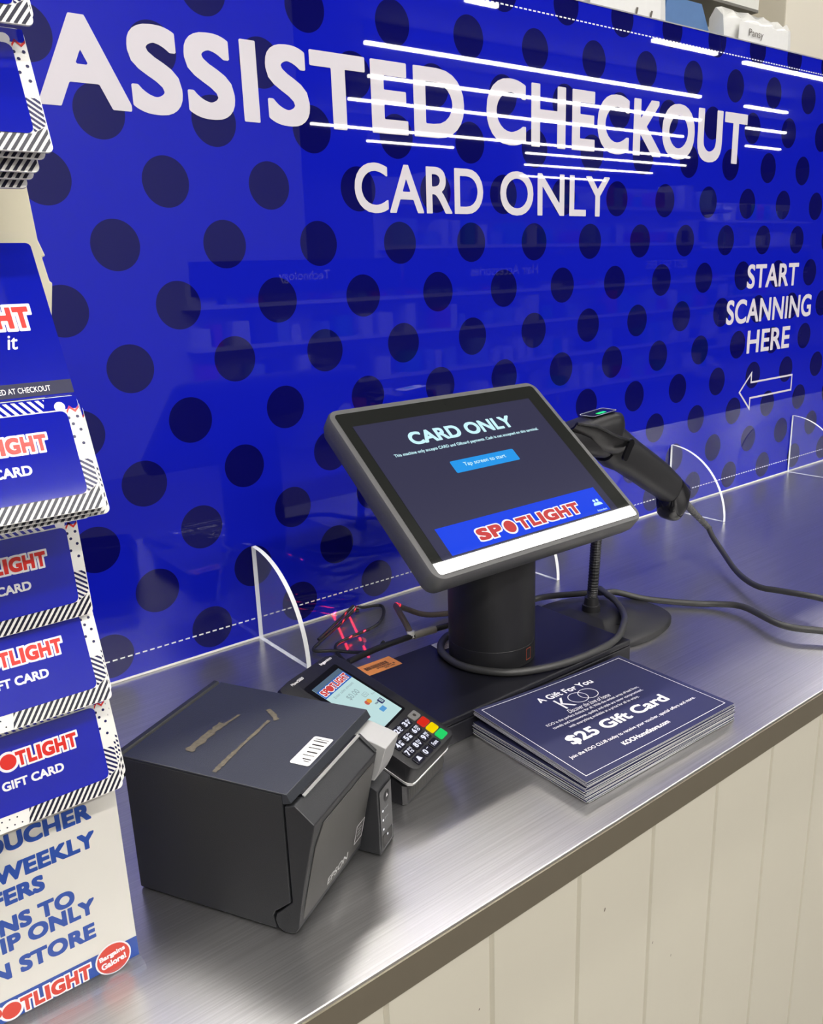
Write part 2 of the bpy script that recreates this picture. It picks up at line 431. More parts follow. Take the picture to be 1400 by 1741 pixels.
for k, (y, x0, x1, s) in enumerate(rows):
    lab = 'white linear ceiling lamp, mirrored as a bright line in the blue board'
    if y == 1.03: lab = 'white linear ceiling lamp behind the blue board, over the shelf'
    if y == -.83: lab = 'white linear ceiling lamp right above the counter, mirrored in the touchscreen'
    if y in (-2.6, -4.0): lab = 'unseen fill lamp added above the aisle, %s of two rows' % ('nearer' if y > -3 else 'farther')  # both aisle rows are added to light the counter from the front
    t = thing('linear_lamp', lab, 'ceiling lamp', ((x0+x1)/2, y, 3.6), 0, 'mirrored ceiling lamps' if k > 3 else None)
    hl = (x1-x0)/2
    MB().box((-hl, -(.035 if k < 4 else .020)*s, 0), (hl, (.035 if k < 4 else .020)*s, .03)).build('tube', tube_mat, t)
    MB().box((-hl, -.024*s, .03), (hl, .024*s, .2)).build('housing', tube_case, t)

# shelving across the aisle, seen as a reflection in the board
band_mat = mat('blue shelf header', (.010, .016, .22), .35)
packs = [mat('packet %s' % n, c, .4) for n, c in (('white', (.6, .6, .62)), ('pale blue', (.25, .35, .55)), ('red', (.35, .05, .06)), ('dark', (.05, .05, .07)), ('teal', (.05, .25, .3)))]
shelf_white = mat('white shelf steel', (.5, .5, .52), .4)
def gondola(x0, x1, y, top, title, label):
    t = thing('shelving_unit', label, 'shelving', ((x0+x1)/2, y, 0)); hw = (x1-x0)/2
    MB().box((-hw, -.4, 0), (hw, -.36, top)).build('back_panel', shelf_white, t)
    sh = MB(); pk = MB()
    levels = [.15, .5, .85, 1.15]+([1.55, 1.9] if top > 2 else [])
    for z in levels:
        sh.box((-hw, -.36, z), (hw, 0, z+.03))
        x = -hw+.05
        while x < hw-.15:
            wd = random.uniform(.06, .16); hh = random.uniform(.1, .24)
            if random.random() < .75: pk.box((x, -.22, z+.031), (x+wd, -.03, z+.03+hh), random.choice([0, 0, 0, 1, 1, 2, 3, 4]))
            x += wd+random.uniform(.01, .1)
    sh.build('shelves', shelf_white, t)
    p = pk.build('packets', packs, t); p['kind'] = 'stuff'
    MB().box((-hw, 0, 1.24), (hw, .03, 1.48)).build('header_sign', band_mat, t)
    if title:
        MB().text(title, (0, .031, 1.31), -XA, ZA, None, .09, .01, align='C').build('header_lettering', white_print, t)
gondola(2.3, 4.15, -5.0+.2-.2, 1.48, 'Technology', 'shelving unit with the Technology header, opposite the blue board')
gondola(4.2, 6.5, -5.0, 2.15, 'Hair Accessories', 'shelving unit with the Hair Accessories header, opposite the blue board')
gondola(6.55, 9.0, -5.0, 2.15, 'BEST SELLERS', 'shelving unit with the BEST SELLERS header, opposite the blue board')
gondola(10.3, 13.5, -6.4, 2.2, '', 'long shelving unit without a header title, farthest along the aisle')

# ================================================================== counter and board
steel = steel_material()
ctr = thing('worktop', 'brushed steel counter top running along the blue board', 'counter top', (0, 0, ZC))
X0, X1 = -1.6, 4.2
prof = [(-.473, -.024), (-.473, -.0014), (-.4727, -.0004), (-.4719, 0), (.0, 0), (.0, -.024)]
mb = MB(); n = len(prof)
mb.v += [Vector((X0, y, z)) for y, z in prof]+[Vector((X1, y, z)) for y, z in prof]
for i in range(n):
    j = (i+1) % n; mb.f.append([i, i+n, j+n, j][::-1]); mb.m.append(0)
mb.f.append(list(range(n))[::-1]); mb.m.append(0); mb.f.append(list(range(n, 2*n))); mb.m.append(0)
w_ = mb.build('steel_top', steel, ctr)
uv = w_.data.uv_layers.new(name='UVMap')
for lp in w_.data.loops:
    co = w_.data.vertices[lp.vertex_index].co; uv.data[lp.index].uv = (co.y+co.z, co.x)
bm = bmesh.new(); bm.from_mesh(w_.data); bmesh.ops.recalc_face_normals(bm, faces=bm.faces); bm.to_mesh(w_.data); bm.free()
lip_mat = mat('steel edge with floor reflection', (.23, .20, .15), .32, .55)  # brown of the mirrored floor put into the steel colour
MB().box((X0, -.4745, -.0245), (X1, -.4731, -.0018)).build('front_edge', lip_mat, ctr)

front = thing('counter_front', 'cream tongue and groove panelling under the steel counter top', 'counter panel', (0, -.46, 0))
mb = MB(); gx = [-.056+.0893*i for i in range(-18, 46)]
for i in range(len(gx)-1):
    a, b = gx[i], gx[i+1]; g = .0024
    mb.add([(a+g, 0, 0), (b-g, 0, 0), (b-g, 0, ZC-.0255), (a+g, 0, ZC-.0255), (b, .003, 0), (b, .003, ZC-.0255), (b+g, 0, 0), (b+g, 0, ZC-.0255)], [(0, 1, 2, 3), (1, 4, 5, 2), (4, 6, 7, 5)])
mb.build('boards', cream_paint, front)
MB().box((gx[0], .0035, 0), (gx[-1], .012, ZC-.0255)).build('backing', cream_paint, front)
scuff = mat('scuff mark', (.16, .13, .10), .7)
for x, z, a, b in ((.152, .869, .0012, .003), (.217, .80, .001, .002), (.02, .862, .001, .0015), (.245, .77, .0008, .002), (.05, .802, .0014, .0012)):
    MB().add([(x, -.0003, z), (x+a, -.0003, z), (x+a*1.6, -.0003, z+b), (x+a*.8, -.0003, z+b)], [(0, 1, 2, 3)]).build('scuff', scuff, front)

board = thing('display_board', 'glossy blue board with dark spots and white checkout lettering', 'board', (0, 0, 0))
MB().box((X0, 0, ZC+.0005), (X1, .012, 1.674)).build('panel', board_material(), board)
MB().box((X0, -.0006, 1.674), (X1, .0126, 1.6755)).build('top_trim', mat('grey trim', (.3, .3, .33), .4), board)
MB().box((X0, -.0012, ZC+.0003), (X1, .0, ZC+.0022)).build('bottom_trim', white_card, board)
def lettering(name, body, x0, x1, z0, z1, bold, spacing=1.0):
    MB().text(body, (x0, -.0004, z0), XA, ZA, x1-x0, z1-z0, bold, spacing=spacing, step=.012).build(name, white_gloss, board)
lettering('heading_lettering', 'ASSISTED', -.0495, 0.4310, 1.4985, 1.5735, .031, 1.07)
lettering('heading_lettering', 'CHECKOUT', 0.4670, 1.0290, 1.4985, 1.5735, .031, 1.07)
lettering('subheading_lettering', 'CARD', .2700, .4600, 1.4165, 1.4690, .014, 1.02)
lettering('subheading_lettering', 'ONLY', .4890, .6975, 1.4165, 1.4690, .014, 1.02)
lettering('direction_lettering', 'START', 1.0595, 1.2245, 1.3065, 1.3460, .020, 1.02)
lettering('direction_lettering', 'SCANNING', 1.0045, 1.2800, 1.2500, 1.2900, .020, 1.02)
lettering('direction_lettering', 'HERE', 1.0735, 1.2130, 1.1978, 1.2365, .020, 1.02)
ar = [(1.0577, 1.1325), (1.0968, 1.0967), (1.0968, 1.1173), (1.2350, 1.1173), (1.2350, 1.1480), (1.0968, 1.1480), (1.0968, 1.1665)]
mb = MB(); cx, cz = 1.12, 1.1325
def inset(poly, d):
    out = []; n = len(poly)
    for i in range(n):
        p0, p1, p2 = Vector(poly[i-1]), Vector(poly[i]), Vector(poly[(i+1) % n])
        a = (p1-p0).normalized(); b = (p2-p1).normalized(); na = Vector((-a.y, a.x)); nb = Vector((-b.y, b.x))
        m = (na+nb); m = m/max(m.dot(na), .25); out.append((p1.x+m.x*d, p1.y+m.y*d))
    return out
inn = inset(ar, .0032)
for i in range(7):
    j = (i+1) % 7; mb.add([(p[0], -.0004, p[1]) for p in (ar[i], ar[j], inn[j], inn[i])], [(0, 1, 2, 3)])
mb.build('arrow', white_gloss, board)

# clear dividers
acrylic = acrylic_material(); edge_mat = mat('polished acrylic edge', (.92, .93, .95), .2)
def divider_mesh(root):
    mb = MB(); n = 28; RY, RZ, T = .104, .109, .0050
    arc = [(-RY*math.cos(math.pi/2*i/n), RZ*math.sin(math.pi/2*i/n)) for i in range(n+1)]
    poly = [(-.0016, .0002)]+arc[:-1]+[(-.0016, RZ)]
    poly = [(p[0], max(p[1], .0002)) for p in poly]
    k = len(poly)
    a = [Vector((0, y, z)) for y, z in poly]; b = [Vector((T, y, z)) for y, z in poly]
    mb.add(a, [list(range(k))]); mb.add(b, [list(range(k))[::-1]])
    mb.build('sheet', acrylic, root)
    e = MB()
    for i in range(k):
        j = (i+1) % k; e.add([a[i], a[j], b[j], b[i]], [(0, 3, 2, 1)])
    e.build('polished_edge', edge_mat, root)
d0 = thing('acrylic_divider', 'clear quarter round divider left of the touchscreen, behind the card reader', 'divider', (.1085, 0, ZC), 0, 'acrylic dividers')
divider_mesh(d0)
dup(d0, 'clear quarter round divider mostly hidden behind the touchscreen column', (.4870, 0, ZC))
dup(d0, 'clear quarter round divider to the right of the barcode scanner', (.8675, 0, ZC))
dup(d0, 'clear quarter round divider at the right edge, below the arrow', (1.2450, 0, ZC))

# ================================================================== touchscreen terminal
HS = .0248
tt = thing('touchscreen_terminal', 'black touchscreen till with CARD ONLY on its screen, on a column and flat base', 'touchscreen till', (.2385, -.2475, ZC))
def T(x, y, z): return (x-.2385, y+.2475, z-ZC)
mb = MB().box(T(.1125, -.3155, ZC+.0002), T(.3648, -.186, ZC+.0185)); mb.build('base', black_slab, tt, bevel=.0012)
base_lid = MB().box(T(.1125, -.3155, ZC+.0192), T(.3648, -.186, ZC+HS)).build('base_lid', black_slab, tt, bevel=.0012)
mb = MB()
def lab(poly, z, mi, m): m.flat([(x-.2385, y+.2475) for x, y in poly], (0, 0, z-ZC), XA, YA, mi)
lab([(.1170, -.2030), (.1585, -.2030), (.1585, -.1805), (.1170, -.1805)], ZC+HS+.0004, 0, mb)
x = .123
for i in range(26):
    wd = random.choice([.0003, .0005, .0009]); lab([(x, -.1935), (x+wd, -.1935), (x+wd, -.1868), (x, -.1868)], ZC+HS+.0006, 1, mb); x += wd+random.choice([.0004, .0006])
mb.text('97000487 8', T(.133, -.1968, ZC+HS+.0006), XA, YA, .021, .0022, .02, 1)
mb.text('SPX 540', T(.140, -.2000, ZC+HS+.0006), XA, YA, .012, .0020, .02, 1)
mb.build('asset_sticker', [orange, ink], tt)
mb = MB(); lab([(.2045, -.2065), (.230, -.206), (.230, -.188), (.206, -.1885)], ZC+HS+.0004, 0, mb)
for i in range(3): lab([(.2075, -.2045+i*.0016), (.2205, -.2045+i*.0016), (.2205, -.2038+i*.0016), (.2075, -.2038+i*.0016)], ZC+HS+.0006, 1, mb)
mb.build('white_sticker', [white_card, grey_ink], tt)
# column
n_ = 48; cx, cy, cr = .2396-.2385, -.2431+.2475, .0425
mb = MB(); ring = lambda z, r: [(cx+r*math.cos(2*math.pi*i/n_), cy+r*math.sin(2*math.pi*i/n_), z) for i in range(n_)]
mb.loft([ring(HS+.0003, cr-.0012), ring(HS+.0010, cr), ring(.0440, cr), ring(.0444, cr-.0004), ring(.0448, cr), ring(.168, cr)])
mb.build('column', black_plastic, tt, smooth=30)
# little red outlined mark on the column
mb = MB(); az = R(-78)
for z0, z1, a0, a1 in ((.0300, .0304, -.085, .085), (.0412, .0416, -.085, .085), (.0300, .0416, -.085, -.077), (.0300, .0416, .077, .085)):
    q = [(cx+(cr+.0003)*math.cos(az+a), cy+(cr+.0003)*math.sin(az+a), z) for a, z in ((a0, z0), (a1, z0), (a1, z1), (a0, z1))]
    mb.add(q, [(0, 1, 2, 3)])
mb.build('red_mark', copper_led, tt)
# screen head: plane through C0 with axes EX, EY and normal EN
EX = XA; EN = Vector((0, -.6225, .7826)).normalized(); EY = EN.cross(EX); C0 = Vector(T(.2396, -.241, 1.1735))
mb = MB()
def rr(w, h, r, cy_=0): return rrect(-w/2, -h/2+cy_, w/2, h/2+cy_, r, 6)
outer = [rr(.2630, .1930, .011), rr(.2655, .1955, .0120), rr(.2655, .1955, .012), rr(.2600, .190, .010)]
dep = [.0006, -.0016, -.0145, -.0225]
rings = [[C0+EX*(x+.0028)+EY*(y-.001)+EN*d for x, y in o_] for o_, d in zip(outer, dep)][::-1]
mb.loft(rings); housing = mb.build('screen_housing', dark_grey, tt, smooth=40)
MB().prism(rr(.11, .11, .01), C0+EN*0, EX, EY, EN, -.040, -.0224).build('mount', black_plastic, tt)
glass = MB().prism(rr(.2525, .1840, .004), C0+EX*.003-EY*.0017, EX, EY, EN, -.001, .0010).build('glass', mat('dark screen glass', (.012, .013, .012), .015, spec=.6), tt)
def scr(x, y, l): return C0+EX*x+EY*y+EN*(.0010+l)
def quad(m, x0, y0, x1, y1, l, mi=0): m.flat([(x0, y0), (x1, y0), (x1, y1), (x0, y1)], scr(0, 0, l), EX, EY, mi)
lcd_bg = mat('lit screen with reflection tint', (.012, .013, .022), .015, spec=.6, emit=(.024, .022, .058), estr=.9)  # glow raised so the display also carries the reflections on the glass
mb = MB(); quad(mb, -.1125, -.0815, .1110, .0735, .0002); disp = mb.build('display', lcd_bg, tt)
MB().text('CARD ONLY', scr(-.0645, .0402, .0005), EX, EY, .1305, .0158, .035).build('screen_heading', lcd_cyan, disp)
MB().text('This machine only accepts CARD and Giftcard payments. Cash is not accepted on this terminal.', scr(-.0912, .0295, .0005), EX, EY, .1825, .0046, .02).build('screen_text', lcd_cyan, disp)
mb = MB(); mb.flat(rrect(-.0395, 0, .0412, .0143, .0015, 3), scr(0, 0, .0004), EX, EY, 0)
mb.text('Tap screen to start', scr(.0005, .0045, .0006), EX, EY, .053, .0058, .01, 1, align='C'); mb.build('start_button', [lcd_button, lcd_cyan], disp)
mb = MB(); quad(mb, -.1008, -.0797, .1012, -.0508, .0004)
wordmark(mb, scr(-.0640, -.0742, .0004), EX, EY, .1290, .0125, .0002, 1, 2, .10)
for px, rr_ in ((.0885, .0017), (.0930, .0017)):
    mb.disc((px, -.0660), rr_, scr(0, 0, .0007), EX, EY, 3, 16)
    mb.flat([(px+2.3*rr_*math.cos(R(a)), -.0717+2.2*rr_*math.sin(R(a))) for a in range(0, 181, 18)], scr(0, 0, .0007), EX, EY, 3)
mb.text('Attendant', scr(.0905, -.0785, .0007), EX, EY, .0140, .0022, .01, 3, align='C')
mb.build('brand_banner', [lcd_blue, lcd_white, lcd_red, lcd_cyan], disp)
MB().disc((.004, .0835), .0013, scr(0, 0, .0003), EX, EY, 0, 16).build('webcam', black_gloss, glass)

# ================================================================== receipt printer
YAW = R(28.6)
pr = thing('receipt_printer', 'charcoal receipt printer with a white barcode sticker on its lid', 'printer', (-.0981, -.4051, ZC), YAW)
PW = .107
def pp(poly, x0, x1, name, m, parent=None, bevel=.0008, mi=0):
    """profile in (u forward, z) extruded across the printer"""
    return MB().prism([(-u, z) for u, z in poly], (0, 0, 0), YA, ZA, XA, x0, x1).build(name, m, parent or pr, bevel=bevel)
body_p = [(-.106, .0012), (.0005, .0012), (-.0012, .0100), (.0005, .0140), (.0035, .0163), (.0125, .0238), (.0125, .0988), (-.106, .0988)]
pp([(-u, z) for u, z in body_p] and body_p, 0, PW, 'body', charcoal)
pp([(-.106, .0989), (.0126, .0989), (.0126, .0931), (.0140, .0931), (.0187, .0948), (.0157, .1001), (-.106, .1003)], 0, PW, 'lid', lid_reflection, bevel=.0004)
pp([(-.1125, .088), (-.1068, .088), (-.1068, .0985), (-.1085, .1008), (-.1125, .1008)], -.0003, PW+.0003, 'rear_rim', charcoal)
cover_p = [(.0106, .0005), (.0150, .0025), (.0172, .0062), (.0201, .0234), (.0333, .0836), (.0207, .0938), (.0138, .0916), (.0138, .0245), (.0050, .0157), (.0014, .0125), (.0002, .0080), (.0020, .0030), (.0060, .0006)]
cover = pp(cover_p, -.0002, .0845, 'front_cover', charcoal, bevel=.0007)
FA, FB = Vector((0, -.0201, .0234)), Vector((0, -.0333, .0836)); FU = (FB-FA).normalized(); FN = XA.cross(FU)
FL = (FB-FA).length
plate = MB().prism([(.004, -.015), (.0825, -.015), (.0825, FL-.010), (.0800, FL-.006), (.012, FL-.006), (.0055, FL-.020)], FA, XA, FU, FN, .0, .0007).build('front_plate', lit_charcoal, pr, bevel=.0005)
def fp(x, y, l=.0010): return FA+XA*x+FU*y+FN*l
MB().text('EPSON', fp(.0330, -.0105), XA, FU, .0280, .0060, .015).build('brand_lettering', chrome_logo, plate)
mb = MB()
for a0, b0, a1, b1 in ((.0695, -.006, .0815, -.0052), (.0695, .0092, .0815, .010), (.0695, -.006, .0703, .010), (.0807, -.006, .0815, .010)):
    mb.flat([(a0, b0), (a1, b0), (a1, b1), (a0, b1)], fp(0, 0), XA, FU)
for i in range(3): mb.flat([(.0725, -.001+i*.003), (.0780, -.001+i*.003), (.0780, -.0003+i*.003), (.0725, -.0003+i*.003)], fp(0, 0), XA, FU, 1)
mb.build('contactless_mark', [white_print, chrome_logo], plate)
# paper slot with tear bar
mb = MB().prism([(-.0205, .0925), (-.0150, .0915), (-.0150, .0950), (-.0205, .0952)], (0, 0, 0), YA, ZA, XA, .010, .0815); mb.build('paper_slot', black_gloss, pr)
mb = MB().prism([(-.0222, .0938), (-.0206, .0946), (-.0206, .0954), (-.0224, .0945)], (0, 0, 0), YA, ZA, XA, .0095, .0825); mb.build('tear_bar', silver, pr)
mb = MB().prism([(-.0330, .0842), (-.0212, .0937), (-.0205, .0950), (-.0216, .0950), (-.0335, .0850)], (0, 0, 0), YA, ZA, XA, .0815, .0845); mb.build('cover_rib', charcoal, pr, bevel=.0004)
pp([(.014, .060), (.030, .060), (.0345, .069), (.0398, .0866), (.032, .0890), (.026, .0905), (.018, .0925), (.014, .0925)], .0850, PW-.0005, 'paper_guard', lightgrey, bevel=.0006)
# control panel
pp([(.0128, .0012), (.0322, .0012), (.0318, .0520), (.0240, .0560), (.0128, .0560)], .0852, PW, 'control_panel', charcoal)
mb = MB(); cpo = (0, -.0325, 0)
mb.flat(rrect(.0870, .0030, .1055, .0500, .001, 2), (0, -.0324, 0), XA, ZA, 0)
cp = mb.build('panel_face', dark_grey, pr)
mb = MB(); mb.flat(rrect(.0885, .0045, .1040, .0145, .0006, 2), (0, -.0326, 0), XA, ZA); mb.build('usb_port', black_gloss, pr)
mb = MB(); mb.disc((.0975, .0420), .0042, (0, -.0326, 0), XA, ZA, 0); mb.text('\u2191', (.0961, -.0328, .0398), XA, ZA, .0028, .0040, .02, 1) if False else mb.flat([(.0961, .0412), (.0990, .0412), (.0976, .0440)], (0, -.0328, 0), XA, ZA, 1)
mb.build('feed_button', [black_plastic, white_print], pr)
for z in (.0335, .0262, .0190): MB().disc((.0905, z), .0009, (0, -.0327, 0), XA, ZA, 0, 12).build('indicator_light', led_white, pr)
mb = MB()
mb.text('Feed', (.0930, -.0327, .0328), XA, ZA, .006, .0016, .01); mb.text('Error', (.0930, -.0327, .0255), XA, ZA, .006, .0016, .01); mb.build('panel_lettering', grey_ink, pr)
MB().disc((.0962, .0118), .0008, (0, -.0328, 0), XA, ZA, 0, 12).build('indicator_light', led_white, pr)
# sticker, tape residue
mb = MB()
def top(poly, m, mi=0, z=.1007): m.flat([(x, -u) for u, x in poly], (0, 0, z), XA, YA, mi)
stk = [(0.0, .0300), (.0130, .0303), (.0140, .0633), (-.0006, .0625)]
mb.flat(rrect(.0300, -.0135, .0630, .0005, .0016, 4), (0, 0, .1005), XA, YA, 0)
for i, (a, b, c, hgt) in enumerate(((.034, .0020, .004, .0006), (.036, .0030, .006, .001), (.0405, .0020, .0085, .0006), (.044, .0025, .0075, .0012), (.049, .002, .009, .0008), (.0525, .002, .0085, .0014), (.057, .002, .010, .001), (.0595, .002, .010, .0006))):
    mb.flat([(a, -.0115), (a+hgt, -.0115), (a+hgt, -.0115+c), (a, -.0115+c)], (0, 0, .1007), XA, YA, 1)
mb.build('barcode_sticker', [white_card, ink], pr)
mb = MB()
def ragged(p0, p1, w, n=16, z=.1006):
    a, b = Vector(p0), Vector(p1); t = (b-a).normalized(); nn = Vector((-t.y, t.x)); L_, R_ = [], []
    for i in range(n+1):
        q = a.lerp(b, i/n); L_.append(q+nn*w*(.5+random.uniform(-.22, .12))); R_.append(q-nn*w*(.5+random.uniform(-.22, .12)))
    for i in range(n): mb.add([(p.x, p.y, z) for p in (L_[i], R_[i], R_[i+1], L_[i+1])], [(0, 1, 2, 3)])
ragged((.0188, .0685), (.0560, .0680), .0066); ragged((.056, .066), (.070, .0640), .0022)
ragged((.0045, .0385), (.030, .0395), .0036); ragged((.030, .0395), (.0700, .0405), .0028); ragged((.0830, .0490), (.0725, .0355), .0042, 8)
mb.build('tape_residue', residue, pr)
# lead leaving the back of the printer
mb = MB(); mb.tube(smooth_path([(.015, .113, .088), (.012, .122, .092), (.004, .134, .098), (-.004, .142, .101)]), .0036)
mb.tube(smooth_path([(.018, .1135, .080), (.006, .124, .074), (.004, .136, .04), (.01, .150, .0042), (.03, .19, .0042)]), .0034); mb.build('power_lead', black_plastic, pr, smooth=60)

# ================================================================== card reader on its dock
GY = R(22.0); TH = R(22.92)
dockw = thing('charging_dock', 'black ribbed charging dock under the card reader, beside the printer', 'dock', (.0443, -.3358, ZC), GY)
reader = thing('card_reader', 'black card reader with keypad and a lit SPOTLIGHT screen, beside the printer', 'card reader', (.0443, -.3358, ZC), GY)
PX_, PYd, PN = XA, Vector((0, math.cos(TH), math.sin(TH))), Vector((0, -math.sin(TH), math.cos(TH)))
PO = Vector((0, 0, .0466))
def fr(y, below): return PO+PYd*y-PN*below
outl = [(-.0125, -.0270)]+[(-.0125+.007-.007*math.cos(R(a)), -.0265-.007*math.sin(R(a))) for a in (30, 60, 90)]+[(.0455+.006*math.sin(R(a)), -.0275-.006*math.cos(R(a))) for a in (0, 30, 60, 90)]
outl += [(.0512, .02), (.0500, .06), (.0495, .080), (.0465, .0895), (.038, .0930), (-.012, .0930), (-.026, .0910), (-.0290, .085), (-.0245, .066), (-.0160, .052), (-.0128, .040)]
def scaled(poly, s, cx=.0185, cy=.03): return [(cx+(x-cx)*s, cy+(y-cy)*s) for x, y in poly]
mb = MB(); mb.loft([[PO+PX_*x+PYd*y+PN*d for x, y in scaled(outl, s)] for s, d in ((.93, -.0195), (1.0, -.0150), (1.0, -.0022), (.985, -.0005), (.95, 0.0))])
mb.build('body', black_plastic, reader, smooth=35)
mb = MB(); mb.loft([[PO+PX_*x+PYd*y+PN*d for x, y in scaled(outl, s)] for s, d in ((.985, -.0172), (1.012, -.0168), (1.012, -.0150), (.99, -.0146))])
mb.build('silver_trim', silver, reader, smooth=35)
def rq(poly, l, m, mi=0, rot=0.0, piv=(.0145, .042)):
    c_, s_ = math.cos(rot), math.sin(rot)
    q = [(piv[0]+(x-piv[0])*c_-(y-piv[1])*s_, piv[1]+(x-piv[0])*s_+(y-piv[1])*c_) for x, y in poly]
    m.flat(q, PO+PN*l, PX_, PYd, mi)
SR = R(3.2); SX = PX_*math.cos(SR)+PYd*math.sin(SR); SY = -PX_*math.sin(SR)+PYd*math.cos(SR); SO = PO+PX_*.0150+PYd*.0430
gl = MB().flat(rrect(-.0235, -.0345, .0235, .0365, .002, 3), SO+PN*.0004, SX, SY).build('screen_glass', black_gloss, reader)
def so(x, y, l): return SO+SX*x+SY*y+PN*l
mb = MB(); mb.flat([(-.0195, -.0325), (.0205, -.0325), (.0205, .0310), (-.0195, .0310)], so(0, 0, .0006), SX, SY, 0)
mb.flat([(-.0195, .0265), (.0205, .0265), (.0205, .0310), (-.0195, .0310)], so(0, 0, .0008), SX, SY, 5)
mb.flat([(-.0195, .0170), (.0205, .0170), (.0205, .0265), (-.0195, .0265)], so(0, 0, .0008), SX, SY, 1)
wordmark(mb, so(-.0178, .0185, .0008), SX, SY, .0365, .0065, .0002, 2, 3, .07)
mb.text('Enter sales amount', so(.001, .0118, .0008), SX, SY, .028, .0026, 0, 4, align='C')
mb.text('$0.00', so(.0025, .0015, .0008), SX, SY, .0150, .0062, 0, 4, align='C')
mb.disc((.0035, -.0085), .0024, so(0, 0, .0008), SX, SY, 6, 16); mb.disc((.0065, -.0085), .0024, so(0, 0, .0009), SX, SY, 7, 16)
mb.flat(rrect(.0075, -.0042, .0135, .0, .0008, 2), so(0, 0, .0008), SX, SY, 4); mb.flat(rrect(.0079, -.0038, .0131, -.0004, .0006, 2), so(0, 0, .0009), SX, SY, 0)
mb.text('Pay', so(.0088, -.0032, .001), SX, SY, .0034, .002, 0, 4); mb.text('Pay', so(.0150, -.0072, .001), SX, SY, .0042, .0022, 0, 4)
mb.text('VISA', so(.0070, -.0150, .001), SX, SY, .0046, .0016, .02, 8); mb.flat(rrect(.0120, -.0180, .0175, -.0125, .0006, 2), so(0, 0, .0008), SX, SY, 8)
mb.flat([(.0138, -.0172), (.0146, -.0172), (.0146, -.0132), (.0138, -.0132)], so(0, 0, .001), SX, SY, 0); mb.flat([(.0153, -.0172), (.0161, -.0172), (.0161, -.0132), (.0153, -.0132)], so(0, 0, .001), SX, SY, 0)
mb.flat(rrect(.0045, -.0235, .0110, -.0190, .0005, 2), so(0, 0, .0008), SX, SY, 9)
mb.build('screen_content', [pin_bg, pin_blue, lcd_white, lcd_red, pin_grey, glow('pin status bar', (.10, .16, .24), .8), glow('card mark red', (.6, .12, .08), .8), glow('card mark orange', (.8, .35, .05), .8), pin_dark, glow('card mark blue', (.10, .35, .7), .8)], gl)
MB().text('Ingenico', PO+PX_*.0245+PYd*.0855+PN*.0005, PX_, PYd, .0155, .0036, .02).build('brand_lettering', white_print, reader)
MB().text('Move/5000', PO-PX_*.0150+PYd*.0855+PN*.0005, PX_, PYd, .0150, .0026, .01).build('model_lettering', white_print, reader)
subs = {'2': 'abc', '3': 'def', '4': 'ghi', '5': 'jkl', '6': 'mno', '7': 'pqrs', '8': 'tuv', '9': 'wxyz'}
def key(x, y, legend, m, kx=.0104, ky=.0076):
    k = MB().prism(rrect(x-kx/2, y-ky/2, x+kx/2, y+ky/2, .0014, 3), PO, PX_, PYd, PN, -.0004, .0012).build('key', m, reader, bevel=.0003)
    mb = MB()
    if legend == 'bell':
        mb.flat([(x-.0028, y-.0018), (x+.0028, y-.0018), (x+.0016, y+.0004), (x+.0010, y+.0022), (x-.0010, y+.0022), (x-.0016, y+.0004)], PO+PN*.0014, PX_, PYd)
    elif legend == 'Func': mb.text('Func', PO+PX_*(x-.0033)+PYd*(y-.0018)+PN*.0014, PX_, PYd, .0066, .0036, .03)
    elif legend:
        mb.text(legend, PO+PX_*(x-.0042)+PYd*(y-.0025)+PN*.0014, PX_, PYd, .0036 if legend != '1' else .002, .0050, .04)
        if legend in subs:
            s_ = subs[legend]; hN = (len(s_)+1)//2
            mb.text(s_[:hN], PO+PX_*(x+.0003)+PYd*(y+.0002)+PN*.0014, PX_, PYd, .0042, .0024, .02); mb.text(s_[hN:], PO+PX_*(x+.0003)+PYd*(y-.0026)+PN*.0014, PX_, PYd, .0034, .0024, .02)
        if legend == '0': mb.flat([(x+.001, y+.001), (x+.0035, y+.001), (x+.0035, y+.0016), (x+.001, y+.0016)], PO+PN*.0014, PX_, PYd)
    if mb.v: mb.build('key_legend', key_white, k)
    return k
for r_, row in enumerate((('1', '2', '3'), ('4', '5', '6'), ('7', '8', '9'), ('bell', '0', 'Func'))):
    for c_, s_ in enumerate(row): key(.0125*c_, -.0091*r_, s_, key_black)
k_ = key(.0385, .0004, '', mat('grey key', (.30, .30, .29), .3, .5)); MB().disc((.0385, .0004), .0016, PO+PN*.0014, PX_, PYd, 0, 16).build('key_legend', ink, k_)
key(.0387, -.0086, '', key_red)['label'] = 'red key'; key(.0389, -.0171, '', key_yellow)['label'] = 'yellow key'; key(.0389, -.0258, '', key_green)['label'] = 'green key'
# dock: a wedge that fills the space under the reader
dout = [(-.010, -.0300), (.0480, -.0310), (.0505, -.0285), (.0515, .02), (.0495, .072), (.044, .079), (-.018, .079), (-.0215, .070), (-.0125, .045), (-.0125, -.0270)]
mb = MB(); ct = math.cos(TH)
low = []; mid = []; high = []
for x, y in dout:
    P = PO+PX_*x+PYd*y-PN*.0202; hz = max(P.z, .006)
    low.append(Vector((x*.97+.0006, P.y*.97, .0004))); mid.append(Vector((x, P.y, min(.006, hz*.6)))); high.append(Vector((P.x, P.y, hz)))
mb.loft([low, mid, high]); mb.build('shell', black_plastic, dockw, smooth=35)
